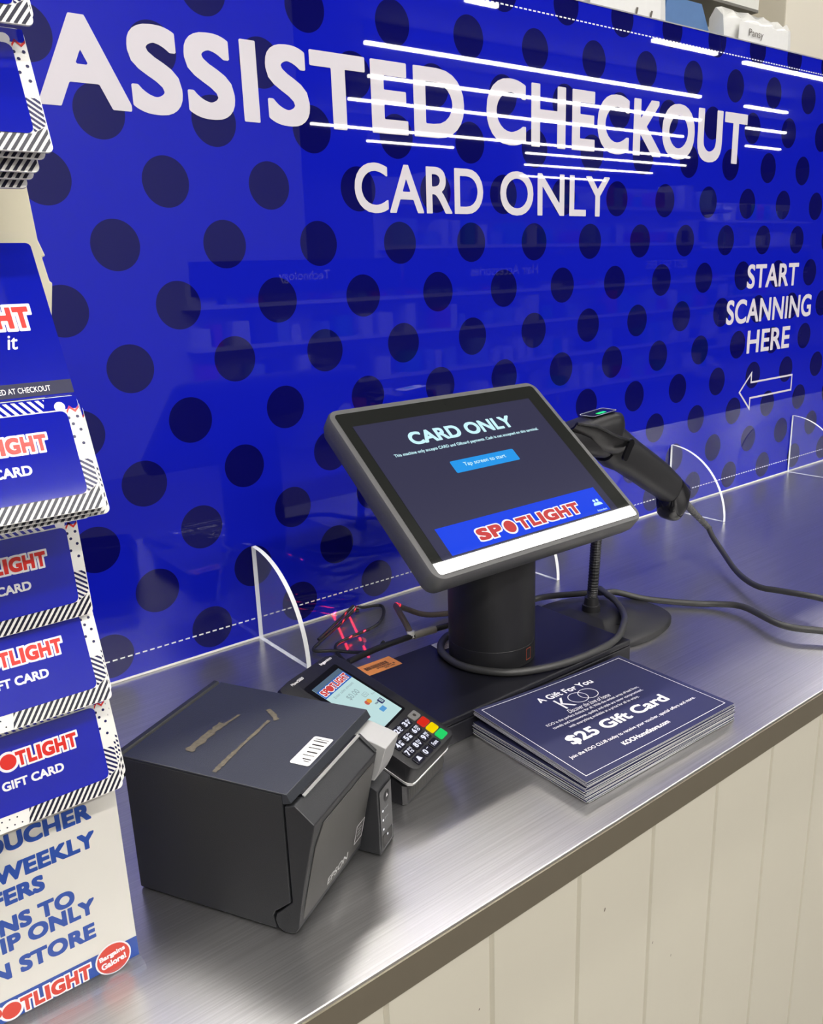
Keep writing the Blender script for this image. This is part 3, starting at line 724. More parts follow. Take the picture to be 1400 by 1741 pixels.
# ribbed front grille
mb = MB(); a = high[0]; b = high[1]; al = low[0]; bl = low[1]
for i in range(22):
    t0 = .03+i*.043; t1 = t0+.024
    p = [al.lerp(bl, t0), al.lerp(bl, t1), a.lerp(b, t1), a.lerp(b, t0)]
    p = [q+Vector((0, -.0010, 0)) for q in p]; p[0].z = p[1].z = .0035; p[2].z = p[3].z = a.z-.003
    mb.add(p, [(0, 1, 2, 3)])
mb.build('grille', mat('grille grey', (.06, .058, .055), .5), dockw)

# ================================================================== barcode scanner and its stand
st = thing('scanner_stand', 'black weighted stand with a bent gooseneck and cradle behind the touchscreen', 'scanner stand', (.415, -.227, ZC))
def S(x, y, z): return Vector((x-.415, y+.227, z-ZC))
out2 = [(.3690, -.288), (.400, -.2955), (.432, -.297), (.463, -.291), (.486, -.279), (.4975, -.262), (.500, -.240), (.494, -.214), (.478, -.190), (.455, -.172), (.430, -.162), (.405, -.159), (.3840, -.164), (.3690, -.178)]
def so2(s, z): return [S(.412+(x-.412)*s, -.229+(y+.229)*s, ZC+z) if s < 1 else S(x, y, ZC+z) for x, y in out2]
out2 = [(p.x, p.y) for p in smooth_path([(x, y, 0) for x, y in out2], 4)]
mb = MB(); mb.loft([so2(1, .0004), so2(1, .0045), so2(.97, .0065), so2(.80, .0085), so2(.62, .0125), so2(.46, .0170), so2(.40, .0185)]); mb.build('base', black_plastic, st, smooth=50)
MB().disc((0, 0), .0062, S(.4085, -.262, ZC+.0152), Vector((1, 0, 0)), Vector((0, .97, .22)), 0, 20).build('screw_hole', black_gloss, st)
mb = MB(); k = 24
ring = lambda z, r, cx=.4085, cy=-.227: [S(cx+r*math.cos(2*math.pi*i/k), cy+r*math.sin(2*math.pi*i/k), ZC+z) for i in range(k)]
mb.loft([ring(.016, .0105), ring(.0255, .0100), ring(.0260, .0085), ring(.034, .0075)]); mb.build('collar', black_plastic, st, smooth=35)
neck = smooth_path([S(.4090, -.227, ZC+.032), S(.4105, -.227, 1.0035), S(.4125, -.227, 1.031), S(.4146, -.2265, 1.0546), S(.4200, -.2240, 1.080), S(.4320, -.2130, 1.102), S(.4520, -.1970, 1.116), S(.4720, -.1800, 1.1195)], 16)
mb = MB(); mb.tube(neck, [.0056+.0006*(i % 2) for i in range(len(neck))], 14); mb.build('gooseneck', black_plastic, st)
# cradle cup holding the head of the scanner (an open scoop)
AX = Vector((.80, 0, -.60)).normalized(); UP = Vector((.60, 0, .80)); YB = YA
mb = MB()
cup_c = [S(0.4100, -.175, 1.1780), S(0.4400, -.175, 1.1660), S(0.4647, -.175, 1.1524), S(0.4896, -.175, 1.1437), S(0.5103, -.175, 1.1372)]
hw_ = [.023, .026, .0285, .0280, .0240]; dp = [.011, .0195, .025, .024, .015]
def arc(c, w, d, top_):
    return [c+YB*(w*math.cos(R(a)))+Vector((.25, 0, 1)).normalized()*(d*math.sin(R(a))+top_) for a in range(180, 361, 15)]
tops = [.009, .0136, .0152, .0147, .0136]
o_ = [arc(c, w, d, t) for c, w, d, t in zip(cup_c, hw_, dp, tops)]; i_ = [arc(c, w-.0022, d-.0022, t) for c, w, d, t in zip(cup_c, hw_, dp, tops)]
nn = len(o_[0])
rings = [o_[j]+i_[j][::-1] for j in range(len(o_))]
mb.loft(rings); mb.build('cradle', mat('satin black plastic', (.008, .008, .009), .25), st, smooth=40)
mb = MB(); mb.tube(smooth_path([r_[0] for r_ in o_], 5)+smooth_path([r_[-1] for r_ in o_][::-1], 5), .0017, 8); mb.build('cradle_rim', black_plastic, st, smooth=60)
mb = MB(); mb.prism(rrect(-.0045, -.015, .0045, .012, .004, 4), S(0.4951, -.2040, 1.1470), Vector((.55, 0, .83)).cross(YA), Vector((.55, 0, .83)), -YA, -.0015, .0015); mb.build('cradle_slot', black_gloss, st)

sg = thing('barcode_scanner', 'black handheld barcode scanner with a green light, resting in its stand', 'barcode scanner', (.5190, -.175, 1.13))
def Q(x, z, y=-.175): return Vector((x-.519, y+.175, z-1.13))
# handle: cross-sections along the grip (top edge, bottom edge, half width)
secs = [((0.5080, 1.1720), (0.4810, 1.1307), 0.0165), ((0.5216, 1.1622), (0.4951, 1.1198), 0.0172), ((0.5396, 1.1492), (0.5168, 1.1112), 0.0179), ((0.5721, 1.1291), (0.5433, 1.0959), 0.0174), ((0.6015, 1.1106), (0.5711, 1.0789), 0.0174), ((0.6243, 1.0922), (0.6056, 1.0600), 0.0174), ((0.6286, 1.0889), (0.6085, 1.0569), 0.0177)]
def ring2(top_, bot, hw, n=20, sq=.75):
    a = Q(*top_); b = Q(*bot); c = (a+b)/2; h = (a-b)/2; out = []
    for i in range(n):
        q = 2*math.pi*i/n; cs, sn = math.cos(q), math.sin(q)
        out.append(c+h*(abs(cs)**sq*(1 if cs > 0 else -1))+YA*(hw*abs(sn)**sq*(1 if sn > 0 else -1)))
    return out
mb = MB(); mb.loft([ring2(*s) for s in secs]); handle = mb.build('handle', black_plastic, sg, smooth=60)
mb = MB(); mb.loft([ring2(*s) for s in (((0.6284, 1.0884), (0.6082, 1.0563), 0.0180), ((0.6530, 1.0715), (0.6091, 1.0363), 0.0180), ((0.6487, 1.0504), (0.6134, 1.0325), 0.0163), ((0.6438, 1.0406), (0.6239, 1.0279), 0.0119))])
mb.build('handle_cap', black_gloss, sg, smooth=45)
# head
hs = [((.4120, 1.1780), (.4080, 1.1600), .0160), ((.4349, 1.1835), (.4284, 1.1481), .0185), ((.4701, 1.1882), (.4593, 1.1394), .0190), ((.4940, 1.1890), (.4790, 1.1350), .0180), ((.5060, 1.1860), (.4920, 1.1380), .0165), ((.5110, 1.1790), (.5020, 1.1430), .0130)]
mb = MB(); mb.loft([ring2(*s, 24, .6) for s in hs]); head = mb.build('head', black_plastic, sg, smooth=50)
# top panel with light
tn = Vector((.0, 0, 1)); ta = Q(0.4994, 1.1889)-Q(0.4527, 1.1855); tx = ta.normalized(); to = Q(0.4527, 1.1861)
mb = MB(); mb.flat(rrect(0, -.0125, .044, .0125, .004, 4), to+ZA*.0012, tx, YA, 0); pnl = mb.build('indicator_panel', black_gloss, sg)
mb = MB(); mb.flat(rrect(.015, -.0070, .029, -.0015, .0012, 3), to+ZA*.0015, tx, YA, 0); mb.build('green_light', led_green, pnl)
mb = MB(); po = rrect(.001, -.0115, .043, .0115, .004, 4); pi = rrect(.0018, -.0107, .0422, .0107, .0034, 4)
for q in range(len(po)):
    a, b = q, (q+1) % len(po); mb.flat([po[a], po[b], pi[b], pi[a]], to+ZA*.0015, tx, YA, 0)
mb.build('panel_outline', white_print, pnl)
MB().flat([(-.012, -.006), (.012, -.006), (.012, .006), (-.012, .006)], Q(0.4100, 1.1685)-Vector((.0012, 0, 0)), YA, Vector((.4, 0, .92)).normalized()).build('scan_window', glow('red scan window', (.35, .02, .03), .5), sg)
# strain relief and cord
rel = smooth_path([Q(0.6362, 1.0558), Q(0.6579, 1.0439), Q(0.6818, 1.0249), Q(0.7176, 0.9966)], 12)
mb = MB(); mb.tube(rel, [(.0060-.0018*i/len(rel))*(1 if i % 2 else .86) for i in range(len(rel))], 12); mb.build('strain_relief', dark_grey, sg)
cord = [(.7145, -.175, .9992), (.7033, -.1908, .9900), (.6836, -.2201, .9790), (.6559, -.2531, .9730), (.6306, -.2848, .9730), (.6153, -.3130, .9750), (.6146, -.3390, .9780), (.6156, -.3868, .9820), (.6250, -.4250, .9760), (.6150, -.4550, .9680), (.5850, -.4550, .9680), (.5536, -.4185, .9715), (.5374, -.3824, .9715), (.5594, -.3242, .9690), (.5522, -.2951, .9660), (.5363, -.2743, .9650), (.5036, -.2319, .9672), (.4768, -.2094, .9765), (.4602, -.2052, .9795), (.4426, -.1843, .9770), (.4138, -.1400, .9660), (.365, -.1450, .9660), (.300, -.158, .9750), (.270, -.178, .9895)]
cord2 = [(.4560, -.2000, .9840), (.4420, -.2200, .9875), (.4350, -.240, .9855), (.4180, -.264, .9835), (.3850, -.291, .9905), (.3470, -.3105, .9890), (.3010, -.3150, .9888), (.2560, -.3095, .9888), (.2170, -.2920, .9888), (.1960, -.262, .9888), (.1930, -.235, .9888), (.2010, -.210, .9900), (.2230, -.193, .9905), (.250, -.190, .9905)]
sc_ = thing('long_cable', 'dark grey scanner cord running to the right edge and looping round the touchscreen column', 'cable', (.455, -.225, ZC))
mb = MB(); mb.tube([Vector((x-.455, y+.225, z-ZC)) for x, y, z in smooth_path(cord, 8)], .0037, 10)
mb.tube([Vector((x-.455, y+.225, z-ZC)) for x, y, z in smooth_path(cord2, 8)], .0037, 10); mb.build('cord', rubber, sc_, smooth=60)

# red aiming fan of the scanner: two thin lines falling on the counter behind the touchscreen
la = bpy.data.lights.new('aimer', 'SPOT'); la.energy = 190; la.color = (1, .02, .05); la.shadow_soft_size = .0006; la.spot_size = R(50); la.spot_blend = 0
la.use_nodes = True; nt = la.node_tree; N = nt.nodes; em = [n for n in N if n.type == 'EMISSION'][0]
tc = N.new('ShaderNodeTexCoord'); sp = N.new('ShaderNodeSeparateXYZ'); nt.links.new(tc.outputs['Normal'], sp.inputs[0])
def LM(op, a, b=None):
    n = N.new('ShaderNodeMath'); n.operation = op
    for i_, v_ in enumerate((a, b)):
        if v_ is None: continue
        if isinstance(v_, (int, float)): n.inputs[i_].default_value = v_
        else: nt.links.new(v_, n.inputs[i_])
    return n.outputs[0]
gx_ = LM('ABSOLUTE', LM('DIVIDE', sp.outputs['X'], sp.outputs['Z'])); gy_ = LM('ABSOLUTE', LM('DIVIDE', sp.outputs['Y'], sp.outputs['Z']))
nt.links.new(LM('MULTIPLY', LM('LESS_THAN', LM('ABSOLUTE', LM('SUBTRACT', gx_, .018)), .0024), LM('LESS_THAN', gy_, .21)), em.inputs['Strength'])
lo_ = bpy.data.objects.new('aimer', la); COL.objects.link(lo_)
lp = Vector((.4050, -.175, 1.166)); ld = (Vector((.1905, -.0640, .9605))-lp).normalized(); ly = Vector((-.051, -.114, 0)); ly = (ly-ld*ly.dot(ld)).normalized(); lx = ly.cross(-ld)
lo_.matrix_world = Matrix(((lx.x, ly.x, -ld.x, lp.x), (lx.y, ly.y, -ld.y, lp.y), (lx.z, ly.z, -ld.z, lp.z), (0, 0, 0, 1)))

# ================================================================== loose cables behind the touchscreen
mb = MB(); mb.tube(smooth_path([(.1180, -.1690, .9880), (.1540, -.1645, .9885), (.1914, -.1640, .9885), (.2132, -.1650, .9885), (.240, -.1680, .9885), (.285, -.176, .9885)], 8), .0032, 10)
c = thing('adapter_cable', 'black printed power cable lying along the back of the touchscreen base', 'cable', (.2, -.166, ZC))
for v in mb.v: v -= Vector((.2, -.166, ZC))
mb.build('lead', black_plastic, c, smooth=60)
mb = MB(); mb.tube([Vector(p)-Vector((.2, -.166, ZC)) for p in ((.2030, -.1642, .9885), (.2300, -.1665, .9885))], .0042, 12); mb.build('ferrite', mat('clear sleeve', (.30, .28, .24), .3), c, smooth=50)
mb = MB()
p_ = [(.1420, -.1300, .9640), (.1480, -.103, .9640), (.1590, -.0830, .9640), (.1841, -.0770, .9645), (.2207, -.0715, .9650), (.2473, -.0500, .9650), (.2620, -.0240, .9640), (.2440, -.0150, .9640), (.2326, -.0150, .9660), (.1955, -.0369, .9640), (.1500, -.0640, .9640), (.1330, -.0790, .9640), (.1480, -.0960, .9650), (.1600, -.1180, .9670), (.1640, -.1480, .9780), (.1660, -.1620, .9920)]
mb.tube(smooth_path([(x-.2, y+.07, z-ZC) for x, y, z in p_], 8), .0019, 8)
mb.tube(smooth_path([(x-.2, y+.07, z-ZC) for x, y, z in ((.1480, -.064, .9675), (.1960, -.0345, .9685), (.2310, -.0110, .9685))], 6), .0016, 8)
c = thing('looped_cable', 'thin black cable looped and tied against the blue board', 'cable', (.2, -.07, ZC)); mb.build('wire', black_plastic, c, smooth=60)
MB().tube([(.0310, .0555, .0050), (.0348, .0530, .0052)], .0042, 10).build('cable_tie', black_gloss, c, smooth=40)
mb = MB(); mb.tube(smooth_path([(0, 0, .0042+.0232), (.001, .006, .036), (.004, .024, .047), (.020, .050, .042), (.045, .066, .026), (.075, .068, .010), (.112, .060, .0045), (.16, .045, .0045)], 8), .0033, 10)
c = thing('taupe_cable', 'taupe cable arching behind the touchscreen column with a white plug end', 'cable', (.2005, -.1625, ZC)); mb.build('lead', brown_cable, c, smooth=60)
mb = MB(); mb.tube([(0, -.001, .0268), (0, 0, .0335)], .0042, 12); mb.build('plug_end', white_card, c, smooth=40)

# ================================================================== stack of vouchers
VW, VH, VT = .1920, .1290, .00042
def voucher_mesh(bend, art):
    mb = MB(); nx, ny = 14, 10
    def z(x, y): return bend*((.5-x/VW)*.9+.2)**2*((y/VH+.5)*.75+.25)+bend*.25*max(0, x/VW-.2)**1.5
    vt, vb = [], []
    for j in range(ny+1):
        for i in range(nx+1):
            x, y = -VW/2+VW*i/nx, -VH/2+VH*j/ny; vt.append((x, y, z(x, y)+VT)); vb.append((x, y, z(x, y)))
    top_, bot = [], []
    for j in range(ny):
        for i in range(nx):
            a = j*(nx+1)+i; top_.append((a, a+1, a+nx+2, a+nx+1)); bot.append((a, a+nx+1, a+nx+2, a+1))
    mb.add(vt, top_, 0); mb.add(vb, bot, 1)
    per = [i for i in range(nx+1)]+[j*(nx+1)+nx for j in range(1, ny+1)]+[ny*(nx+1)+i for i in range(nx-1, -1, -1)]+[j*(nx+1) for j in range(ny-1, 0, -1)]
    for q in range(len(per)):
        a, b = per[q], per[(q+1) % len(per)]; mb.add([vb[a], vb[b], vt[b], vt[a]], [(0, 1, 2, 3)], 1)
    return mb, z
SP = Vector((.2440, -.3820, ZC+.0003)); SRZ = R(-1.2)
vmeshA = None
z_ = 0.0; NLOW, NUP = 26, 6
def place_v(i, z, bend, label, group=None, art=False):
    global vmeshA
    v = thing('gift_voucher', label, 'voucher', SP+Vector((random.uniform(-.0011, .0011), random.uniform(-.0011, .0011), z)), SRZ+random.uniform(-.008, .008), group)
    key_ = round(bend, 5)
    mb, zf = voucher_mesh(bend, art)
    mb.build('card', [koo_navy, paper_edge], v, smooth=30)
    return v, zf
base_mesh = None
for i in range(NLOW):
    if i == 0:
        v0, _ = place_v(i, 0, 0.0, 'navy voucher with white edges inside the stack under the top KOO card', 'stacked gift vouchers')
        vlast = v0
    else:
        rot = SRZ+random.uniform(-.008, .008)
        dx = .004 if i > 16 else 0
        v = dup(v0, v0['label'], SP+Vector((random.uniform(-.0013, .0013)+(-.002 if i % 7 == 0 else 0), random.uniform(-.0013, .0013), i*(VT+.00005))), 'stacked gift vouchers', (0, 0, rot))
zb = NLOW*(VT+.00005)
for i in range(NUP-1):
    place_v(i, zb+i*(VT+.00007), .0064, v0['label'], 'stacked gift vouchers')
v, zf = place_v(0, zb+(NUP-1)*(VT+.00007)+.0004, .0072, 'top voucher of the stack, reading A Gift For You and $25 Gift Card', 'stacked gift vouchers')
del v['group']; v.location = SP+Vector((0, 0, zb+(NUP-1)*(VT+.00007)+.0004)); v.rotation_euler = (0, 0, SRZ)
def vb_(mb, name, m=white_print):
    # lay the flat lettering onto the bent card
    for p in mb.v: p.z = zf(p.x, p.y)+VT+.00025
    mb.build(name, m, v)
mb = MB()
for a, b, c_, d in ((-.0905, -.0590, .0905, -.0585), (-.0905, .0600, .0905, .0605), (-.0905, -.0590, -.0899, .0605), (.0899, -.0590, .0905, .0605)):
    N_ = 12
    for i in range(N_):
        f0, f1 = i/N_, (i+1)/N_
        if c_-a > .01: mb.flat([(a+(c_-a)*f0, b), (a+(c_-a)*f1, b), (a+(c_-a)*f1, d), (a+(c_-a)*f0, d)], (0, 0, 0), XA, YA)
        else: mb.flat([(a, b+(d-b)*f0), (c_, b+(d-b)*f0), (c_, b+(d-b)*f1), (a, b+(d-b)*f1)], (0, 0, 0), XA, YA)
vb_(mb, 'border_line')
CX = -.003
mb = MB(); mb.text('A Gift For You', (CX, .0405, 0), XA, YA, .070, .0080, .025, align='C'); vb_(mb, 'heading_lettering')
mb = MB()
def ring_flat(cx, cy, r, t):
    for i in range(40):
        a0, a1 = 2*math.pi*i/40, 2*math.pi*(i+1)/40
        mb.flat([(cx+(r-t)*math.cos(a0), cy+(r-t)*.82*math.sin(a0)), (cx+r*math.cos(a0), cy+r*.82*math.sin(a0)), (cx+r*math.cos(a1), cy+r*.82*math.sin(a1)), (cx+(r-t)*math.cos(a1), cy+(r-t)*.82*math.sin(a1))], (0, 0, 0), XA, YA)
ring_flat(CX+.0005, .0290, .0105, .0008); ring_flat(CX+.0135, .0290, .0105, .0008)
mb.text('K', (CX-.0235, .0205, 0), XA, YA, .0130, .0170, 0); vb_(mb, 'brand_logo')
mb = MB(); mb.text('Discover the love of home', (CX, .0130, 0), XA, YA, .054, .0058, 0, shear=.45, align='C'); vb_(mb, 'script_lettering')
mb = MB()
for i, (s_, w_) in enumerate((('KOO is the perfect choice for all. With the widest array of bed linen,', .119), ('towels and homewares, quality and style are never compromised,', .116), ('with everything available at a price for all to enjoy.', .090))):
    mb.text(s_, (CX, .0072-i*.0060, 0), XA, YA, w_, .0042, .008, align='C')
vb_(mb, 'body_lettering')
mb = MB(); mb.text('$25 Gift Card', (CX, -.0260, 0), XA, YA, .125, .0150, .028, align='C'); vb_(mb, 'value_lettering')
mb = MB(); mb.text('Join the KOO CLUB today to receive your voucher, special offers and more.', (CX+.001, -.0380, 0), XA, YA, .161, .0048, .010, align='C'); vb_(mb, 'club_lettering')
mb = MB(); mb.text('KOOHomeStore.com', (CX, -.0490, 0), XA, YA, .0590, .0052, .028, align='C'); vb_(mb, 'web_lettering')

# ================================================================== gift card rack at the left
rack = thing('card_rack', 'cream plastic card rack with stepped column at the left edge', 'card rack', (-.215, -.352, ZC))
def K(x, y, z): return (x+.215, y+.352, z-ZC)
cols = [(-.262, -.1815, .0004, .352, .0), (-.262, -.1680, .390, .412, .0), (-.262, -.1725, .405, .4405, .0), (-.262, -.1735, .352, .392, 0)]
MB().box(K(-.262, -.3630, ZC+.0004), K(-.1760, -.3400, 1.305)).build('column', cream, rack, bevel=.001)
mb = MB().prism([(-.262, 1.300), (-.1725, 1.300), (-.1640, 1.352), (-.1652, 1.3525), (-.1672, 1.3640), (-.1655, 1.3645), (-.1680, 1.372), (-.1700, 1.405), (-.1740, 1.4062), (-.1755, 1.480), (-.262, 1.480)], K(0, -.352, ZC-ZC), XA, ZA, -YA, -.008, .009)
mb.build('upper_column', cream, rack, bevel=.0008)
MB().box(K(-.262, -.3655, ZC+.0004), K(-.176, -.3300, ZC+.004)).build('foot', acrylic, rack)
CWd, CHt, CT = .0840, .0540, .0009
def card_art(mb):
    """front of a gift card; x right, y up from the card centre; layers 0 white,1 blue,2 navy,3 red,4 black-navy"""
    hx, hy = CWd/2, CHt/2; e = 0.0
    ey = ZA; ex = XA; o = (0, -CT-.00012, 0)
    inner = rrect(-hx-.001, -hy+.0078, hx-.0060, hy-.0070, .0030, 4)
    def L(k): return (0, -CT-.0001-.00008*k, 0)
    # bottom band: stripes right, dots in the middle, red at the left
    band = [(-.0060, -hy), (hx-.0002, -hy+.0003), (hx-.0002, -hy+.0235), (hx-.0060, -hy+.0235), (hx-.0060, -hy+.0078), (-.0045, -hy+.0078)]
    b1 = [(-.0065, -hy+.0002), (hx-.0030, -hy+.0002), (hx-.0005, -hy+.0025), (hx-.0005, -hy+.0115), (hx-.0062, -hy+.0078), (-.0050, -hy+.0078)]
    p = .0030
    for i in range(-22, 22):
        c0 = i*p; q = clip(clip(b1, 1, -.75, c0+p*.52), -1, .75, -c0)
        if len(q) >= 3: mb.flat(q, L(1), ex, ey, 4)
    b2 = [(hx-.0060, -hy+.0082), (hx-.0004, -hy+.0118), (hx-.0004, -hy+.0235), (hx-.0060, -hy+.0235)]
    for i in range(-22, 22):
        c0 = i*.0027; q = clip(clip(b2, .8, 1, c0+.0027*.5), -.8, -1, -c0)
        if len(q) >= 3: mb.flat(q, L(1), ex, ey, 2)
    for i in range(7):
        for j in range(2): mb.disc((-.0095-i*.0036-(.0018 if j else 0), -hy+.0022+j*.0034), .00042, L(1), ex, ey, 4, 8)
    mb.flat(rrect(-hx, -hy+.0005, -.0330, -hy+.0072, .0028, 4), L(1), ex, ey, 3)
    # right band dots and zigzag
    for x, y in ((hx-.0022, .004), (hx-.0055, .0075), (hx-.0018, .0105), (hx-.0045, .0135), (hx-.0058, .0165), (hx-.0018, .0168)): mb.disc((x, y), .00075, L(1), ex, ey, 2, 12)
    zz = [(hx-.0060, .0185), (hx-.0044, .0210), (hx-.0022, .0188), (hx-.0002, .0208)]
    for a, b in zip(zz[:-1], zz[1:]): mb.flat([(a[0], a[1]), (b[0], b[1]), (b[0], b[1]+.0013), (a[0], a[1]+.0013)], L(1), ex, ey, 3)
    # top band, navy corner with white disc and stripes
    mb.flat([(-hx, hy-.0070), (hx-.0002, hy-.0062), (hx-.0002, hy-.0003), (-hx, hy-.0003)], L(1), ex, ey, 1)
    tb = [(-hx, hy-.0072), (hx-.016, hy-.0072), (hx-.0145, hy-.0010), (-hx, hy-.0010)]
    for i in range(-24, 24):
        c0 = i*.0034; q = clip(clip(tb, 1, .8, c0+.0034*.5), -1, -.8, -c0)
        if len(q) >= 3: mb.flat(q, L(2), ex, ey, 0)
    mb.disc((hx-.0085, hy-.0050), .0024, L(2), ex, ey, 0, 20)
    mb.flat(inner, L(3), ex, ey, 1)
    wordmark(mb, Vector((-.0240, 0, .0030))+Vector(L(3.5)), ex, ey, .0480, .0075, .00008, 0, 3, .13)
    mb.text('GIFT CARD', Vector((0, 0, -.0072))+Vector(L(5)), ex, ey, .0300, .0046, .035, 0, align='C')
def make_card(label, loc, tilt, group, ry=0.0):
    c = thing('gift_card', label, 'gift card', loc, 0, group)
    c.rotation_euler = (tilt, ry, 0)
    MB().prism(rrect(-CWd/2, -CHt/2, CWd/2, CHt/2, .0028, 5), (0, 0, 0), XA, ZA, -YA, 0, CT).build('card', white_card, c, smooth=30)
    a = MB(); card_art(a); a.build('printed_front', [white_print, royal, navy, red_print, navy_black], c)
    return c
XC = -.1735-CWd/2
tiers = [  # bottom z, bottom y, lean, count, description
    (1.0882, -.3913, -15, 3, 'lowest tier, above the white voucher sign'),
    (1.1432, -.3954, -24, 2, 'second tier from the bottom'),
    (1.1864, -.3818, -6, 1, 'third tier from the bottom'),
    (1.2521, -.4260, -24, 4, 'fourth tier, just under the header card'),
    (1.4029, -.4215, -22, 5, 'tier above the header card'),
    (1.4503, -.4180, -22, 2, 'topmost tier, at the top left corner'),
]
for bz, by, tl, cnt, desc in tiers:
    if cnt > 1: MB().box(K(-.262, by-.004, bz-.0085), K(-.238, -.361, bz-.0070)).build('ledge', cream, rack)
proto = None
for bz, by, tl, cnt, desc in tiers:
    for i in range(cnt):
        lab_ = ('front blue gift card of the %s' % desc) if i == 0 else ('blue striped gift card tucked behind the front card, %s' % desc.split(',')[0])
        grp = None if i == 0 else 'cards behind the front card, %s' % desc.split(',')[0]
        dz = 0 if i == 0 else {3: .002, 2: .0035, 4: -.0022, 5: -.0016}.get(cnt, 0)*min(i, 2)*(1 if cnt != 5 else i*.9)
        dx = 0 if i == 0 else {3: .0018, 2: .0012, 4: .0016, 5: -.0022}.get(cnt, 0)*i*(1 if cnt != 4 else (1 if i != 2 else -1.6))
        cs, sn_ = math.cos(R(tl)), math.sin(R(-tl)); back = i*(.0026 if cnt < 4 else .0034)
        loc = Vector((XC+dx, by+CHt/2*sn_+back*cs, bz+CHt/2*cs+dz-back*sn_*.3))
        rot = (R(tl), R(random.uniform(-.5, .5)) if i == 0 else R(random.uniform(-1, 1)), 0)
        if proto is None:
            proto = make_card(lab_, loc, 0, grp); c = proto; proto.rotation_euler = rot
        else:
            c = dup(proto, lab_, loc, grp, rot)
        if i == 0 and 'group' in c: del c['group']
# header card
hd = thing('header_card', 'blue header card reading SPOTLIGHT and ACTIVATED AT CHECKOUT, with a navy strip', 'header card', (-.2165, -.3850, 1.3360), 0)
hd.rotation_euler = (R(-29), 0, 0)
MB().prism(rrect(-.0430, -.0390, .0430, .0390, .0022, 4), (0, 0, 0), XA, ZA, -YA, 0, .0006).build('card', royal, hd, smooth=30)
MB().flat([(-.043, -.0382), (.0428, -.0382), (.0428, -.0315), (-.043, -.0315)], (0, -.0007, 0), XA, ZA).build('navy_strip', royal_dark, hd)
MB().text('ACTIVATED AT CHECKOUT', (.0330, -.0008, -.0363), XA, ZA, .0330, .0027, .01, align='R').build('strip_lettering', white_print, hd)
mb = MB(); wordmark(mb, (-.0330, -.0007, -.0047), XA, ZA, .0660, .0107, .00008, 0, 1, .14)
for p in mb.v: pass
mb.build('brand_logo', [white_print, red_print], hd)
MB().text('it', (.0250, -.0008, -.0150), XA, ZA, .0052, .0070, .012, shear=.3, align='R').build('script_lettering', white_print, hd)

# white voucher sign standing on the counter
sn = thing('voucher_sign', 'off white VOUCHER and VIP ONLY sign standing on the counter below the gift cards', 'sign', (-.2150, -.3730, ZC))
def V(x, z, l=.0): return Vector((x+.2150, -.0004-l, z-ZC))
MB().box((-.13, -.0002, .0045), (.0420, .0030, .1175)).build('board', sign_white, sn, bevel=.0004)
MB().box((-.13, -.010, .0003), (.0425, .006, .0043)).build('foot', acrylic, sn)
mb = MB(); mb.flat([(-.13, .0045), (.0420, .0045), (.0420, .0180), (-.13, .0180)], (0, -.0004, 0), XA, ZA, 0)
wordmark(mb, V(-.2620, .9655, .0), XA, ZA, .0610, .0095, .0001, 1, 2, .10)
mb.disc((.0272, .0112), .0104, (0, -.0008, 0), XA, ZA, 1, 36); mb.disc((.0272, .0112), .0095, (0, -.0010, 0), XA, ZA, 2, 36)
ex2 = Vector((math.cos(R(6)), 0, math.sin(R(6)))); ey2 = Vector((-math.sin(R(6)), 0, math.cos(R(6))))
mb.text('Bargains', (.0195, -.0012, .0112), ex2, ey2, .0150, .0042, .04, 1); mb.text('Galore!', (.0200, -.0012, .0062), ex2, ey2, .0145, .0042, .04, 1)
mb.build('brand_footer', [sign_blue, white_print, sign_red], sn)
def sgt(s, xr, z0, z1, h=None):
    MB().text(s, V(xr, z0), XA, ZA, None, z1-z0, .05, spacing=1.05, align='R').build('sign_lettering', sign_blue, sn)
sgt('VOUCHER', -.1878, 1.0652, 1.0757); sgt('WEEKLY', -.1877, 1.0475, 1.0578); sgt('OFFERS', -.2168, 1.0340, 1.0442)
sgt('ONS TO', -.2030, 1.0170, 1.0274); sgt('VIP ONLY', -.1932, 1.0062, 1.0164); sgt('IN STORE', -.1950, .9900, 1.0005)

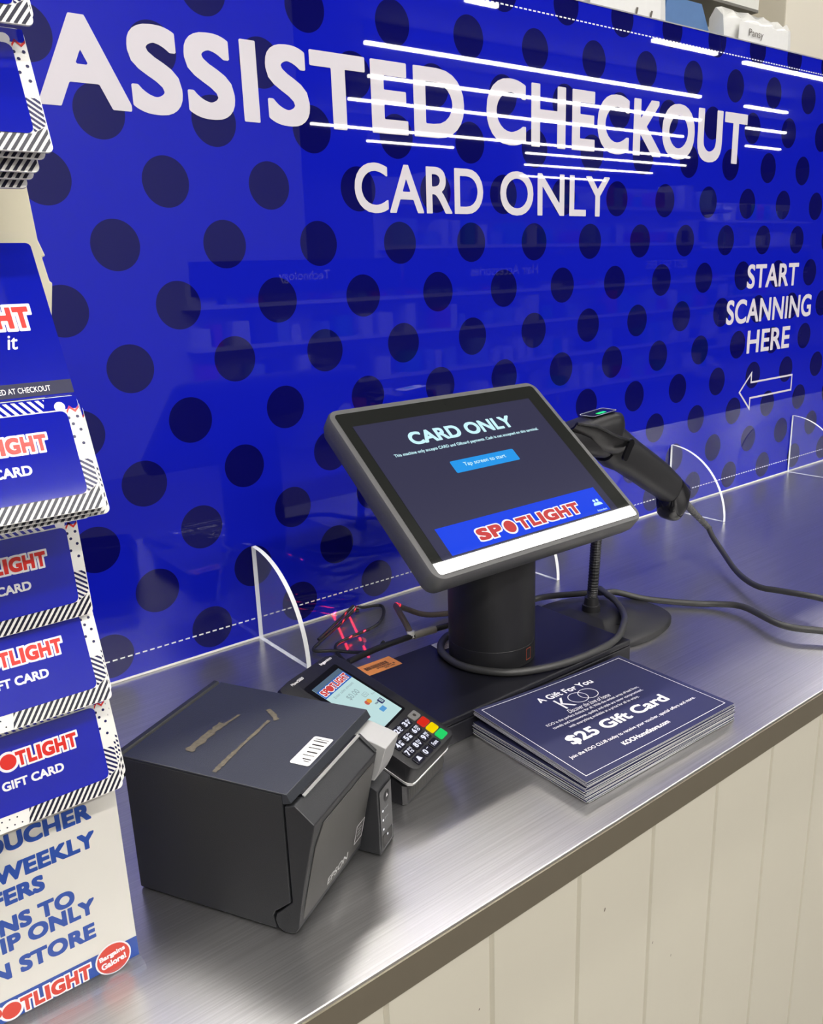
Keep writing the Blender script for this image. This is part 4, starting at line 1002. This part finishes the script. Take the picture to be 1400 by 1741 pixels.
# ================================================================== bagged notices on the shelf behind the board
bag_mat = mat('clear bag plastic', (.66, .66, .64), .15, coat=.5)
paper = mat('notice paper', (.70, .70, .67), .5)
blue_paper = mat('muted blue card', (.055, .145, .33), .5, vary=.1)
def bag(label, x0, x1, y, z1, marks):
    b = thing('notice_bag', label, 'bagged notice', ((x0+x1)/2, y, 1.7004), 0, None); hw = (x1-x0)/2; H = z1-1.7004
    mb = MB(); n = 14; rings = []
    for k, f in enumerate((0, .1, .5, .9, 1.0)):
        t = .004 if k in (0, 4) else .030
        t = t if k != 4 else .002
        rings.append([(-hw+2*hw*i/n, -t*(.6+.4*math.sin(i*1.9+k)), H*f+(.006*math.sin(i*2.3) if k == 4 else 0)) for i in range(n+1)]+[(hw-2*hw*i/n, t*.5, H*f+(.006*math.sin((n-i)*2.3) if k == 4 else 0)) for i in range(n+1)])
    mb.loft(rings); mb.build('bag', bag_mat, b, smooth=50)
    MB().add([(-hw*.72, -.034, H*.08), (hw*.72, -.034, H*.08), (hw*.70, -.033, H*.86), (-hw*.70, -.033, H*.86)], [(0, 1, 2, 3)]).build('notice', paper, b)
    mb = MB()
    for i in range(7):
        xx = -hw*.1+i*hw*.10; zz = H*.30+(i % 3)*H*.08
        mb.add([(xx, -.0355, zz), (xx+.006, -.0355, zz), (xx+hw*.12, -.0355, zz+H*.2), (xx+hw*.12-.006, -.0355, zz+H*.2)], [(0, 1, 2, 3)], 0)
    mb.disc((-hw*.38, H*.38), hw*.10, (0, -.0352, 0), XA, ZA, 1, 16); mb.disc((-hw*.15, H*.30), hw*.06, (0, -.0352, 0), XA, ZA, 0, 16)
    mb.build('notice_print', [mat('brown print', (.10, .085, .07), .5), mat('sage print', (.25, .42, .27), .5)], b); mb = MB()
    mb.text('Pansy', (-hw*.45, -.0355, H*.70), XA, ZA, hw*.4, H*.10, 0, 0)
    mb.build('notice_lettering', MATS['brown print'], b)
bag('crinkled clear bag holding a white notice, at the right end of the shelf', 1.558, 1.855, .42, 1.895, 1)
bag('clear bag holding a white notice, to the left of the blue hexagon card', 1.055, 1.362, .42, 1.915, 1)
bag('clear bag holding a pale notice, the leftmost bag over the top edge of the board', .70, 1.03, .42, 1.915, 1)
hx = thing('hexagon_card', 'muted blue hexagonal card leaning on the shelf between two bagged notices', 'card', (1.462, .43, 1.7004), 0)
MB().prism([(-.062, .0), (.070, .0), (.088, .140), (.052, .196), (-.070, .196), (-.094, .10)], (0, 0, 0), XA, ZA, -YA, 0, .004).build('card', blue_paper, hx)
MB().box((-.03, .0005, 0), (.03, .03, .05)).build('easel_back', blue_paper, hx)
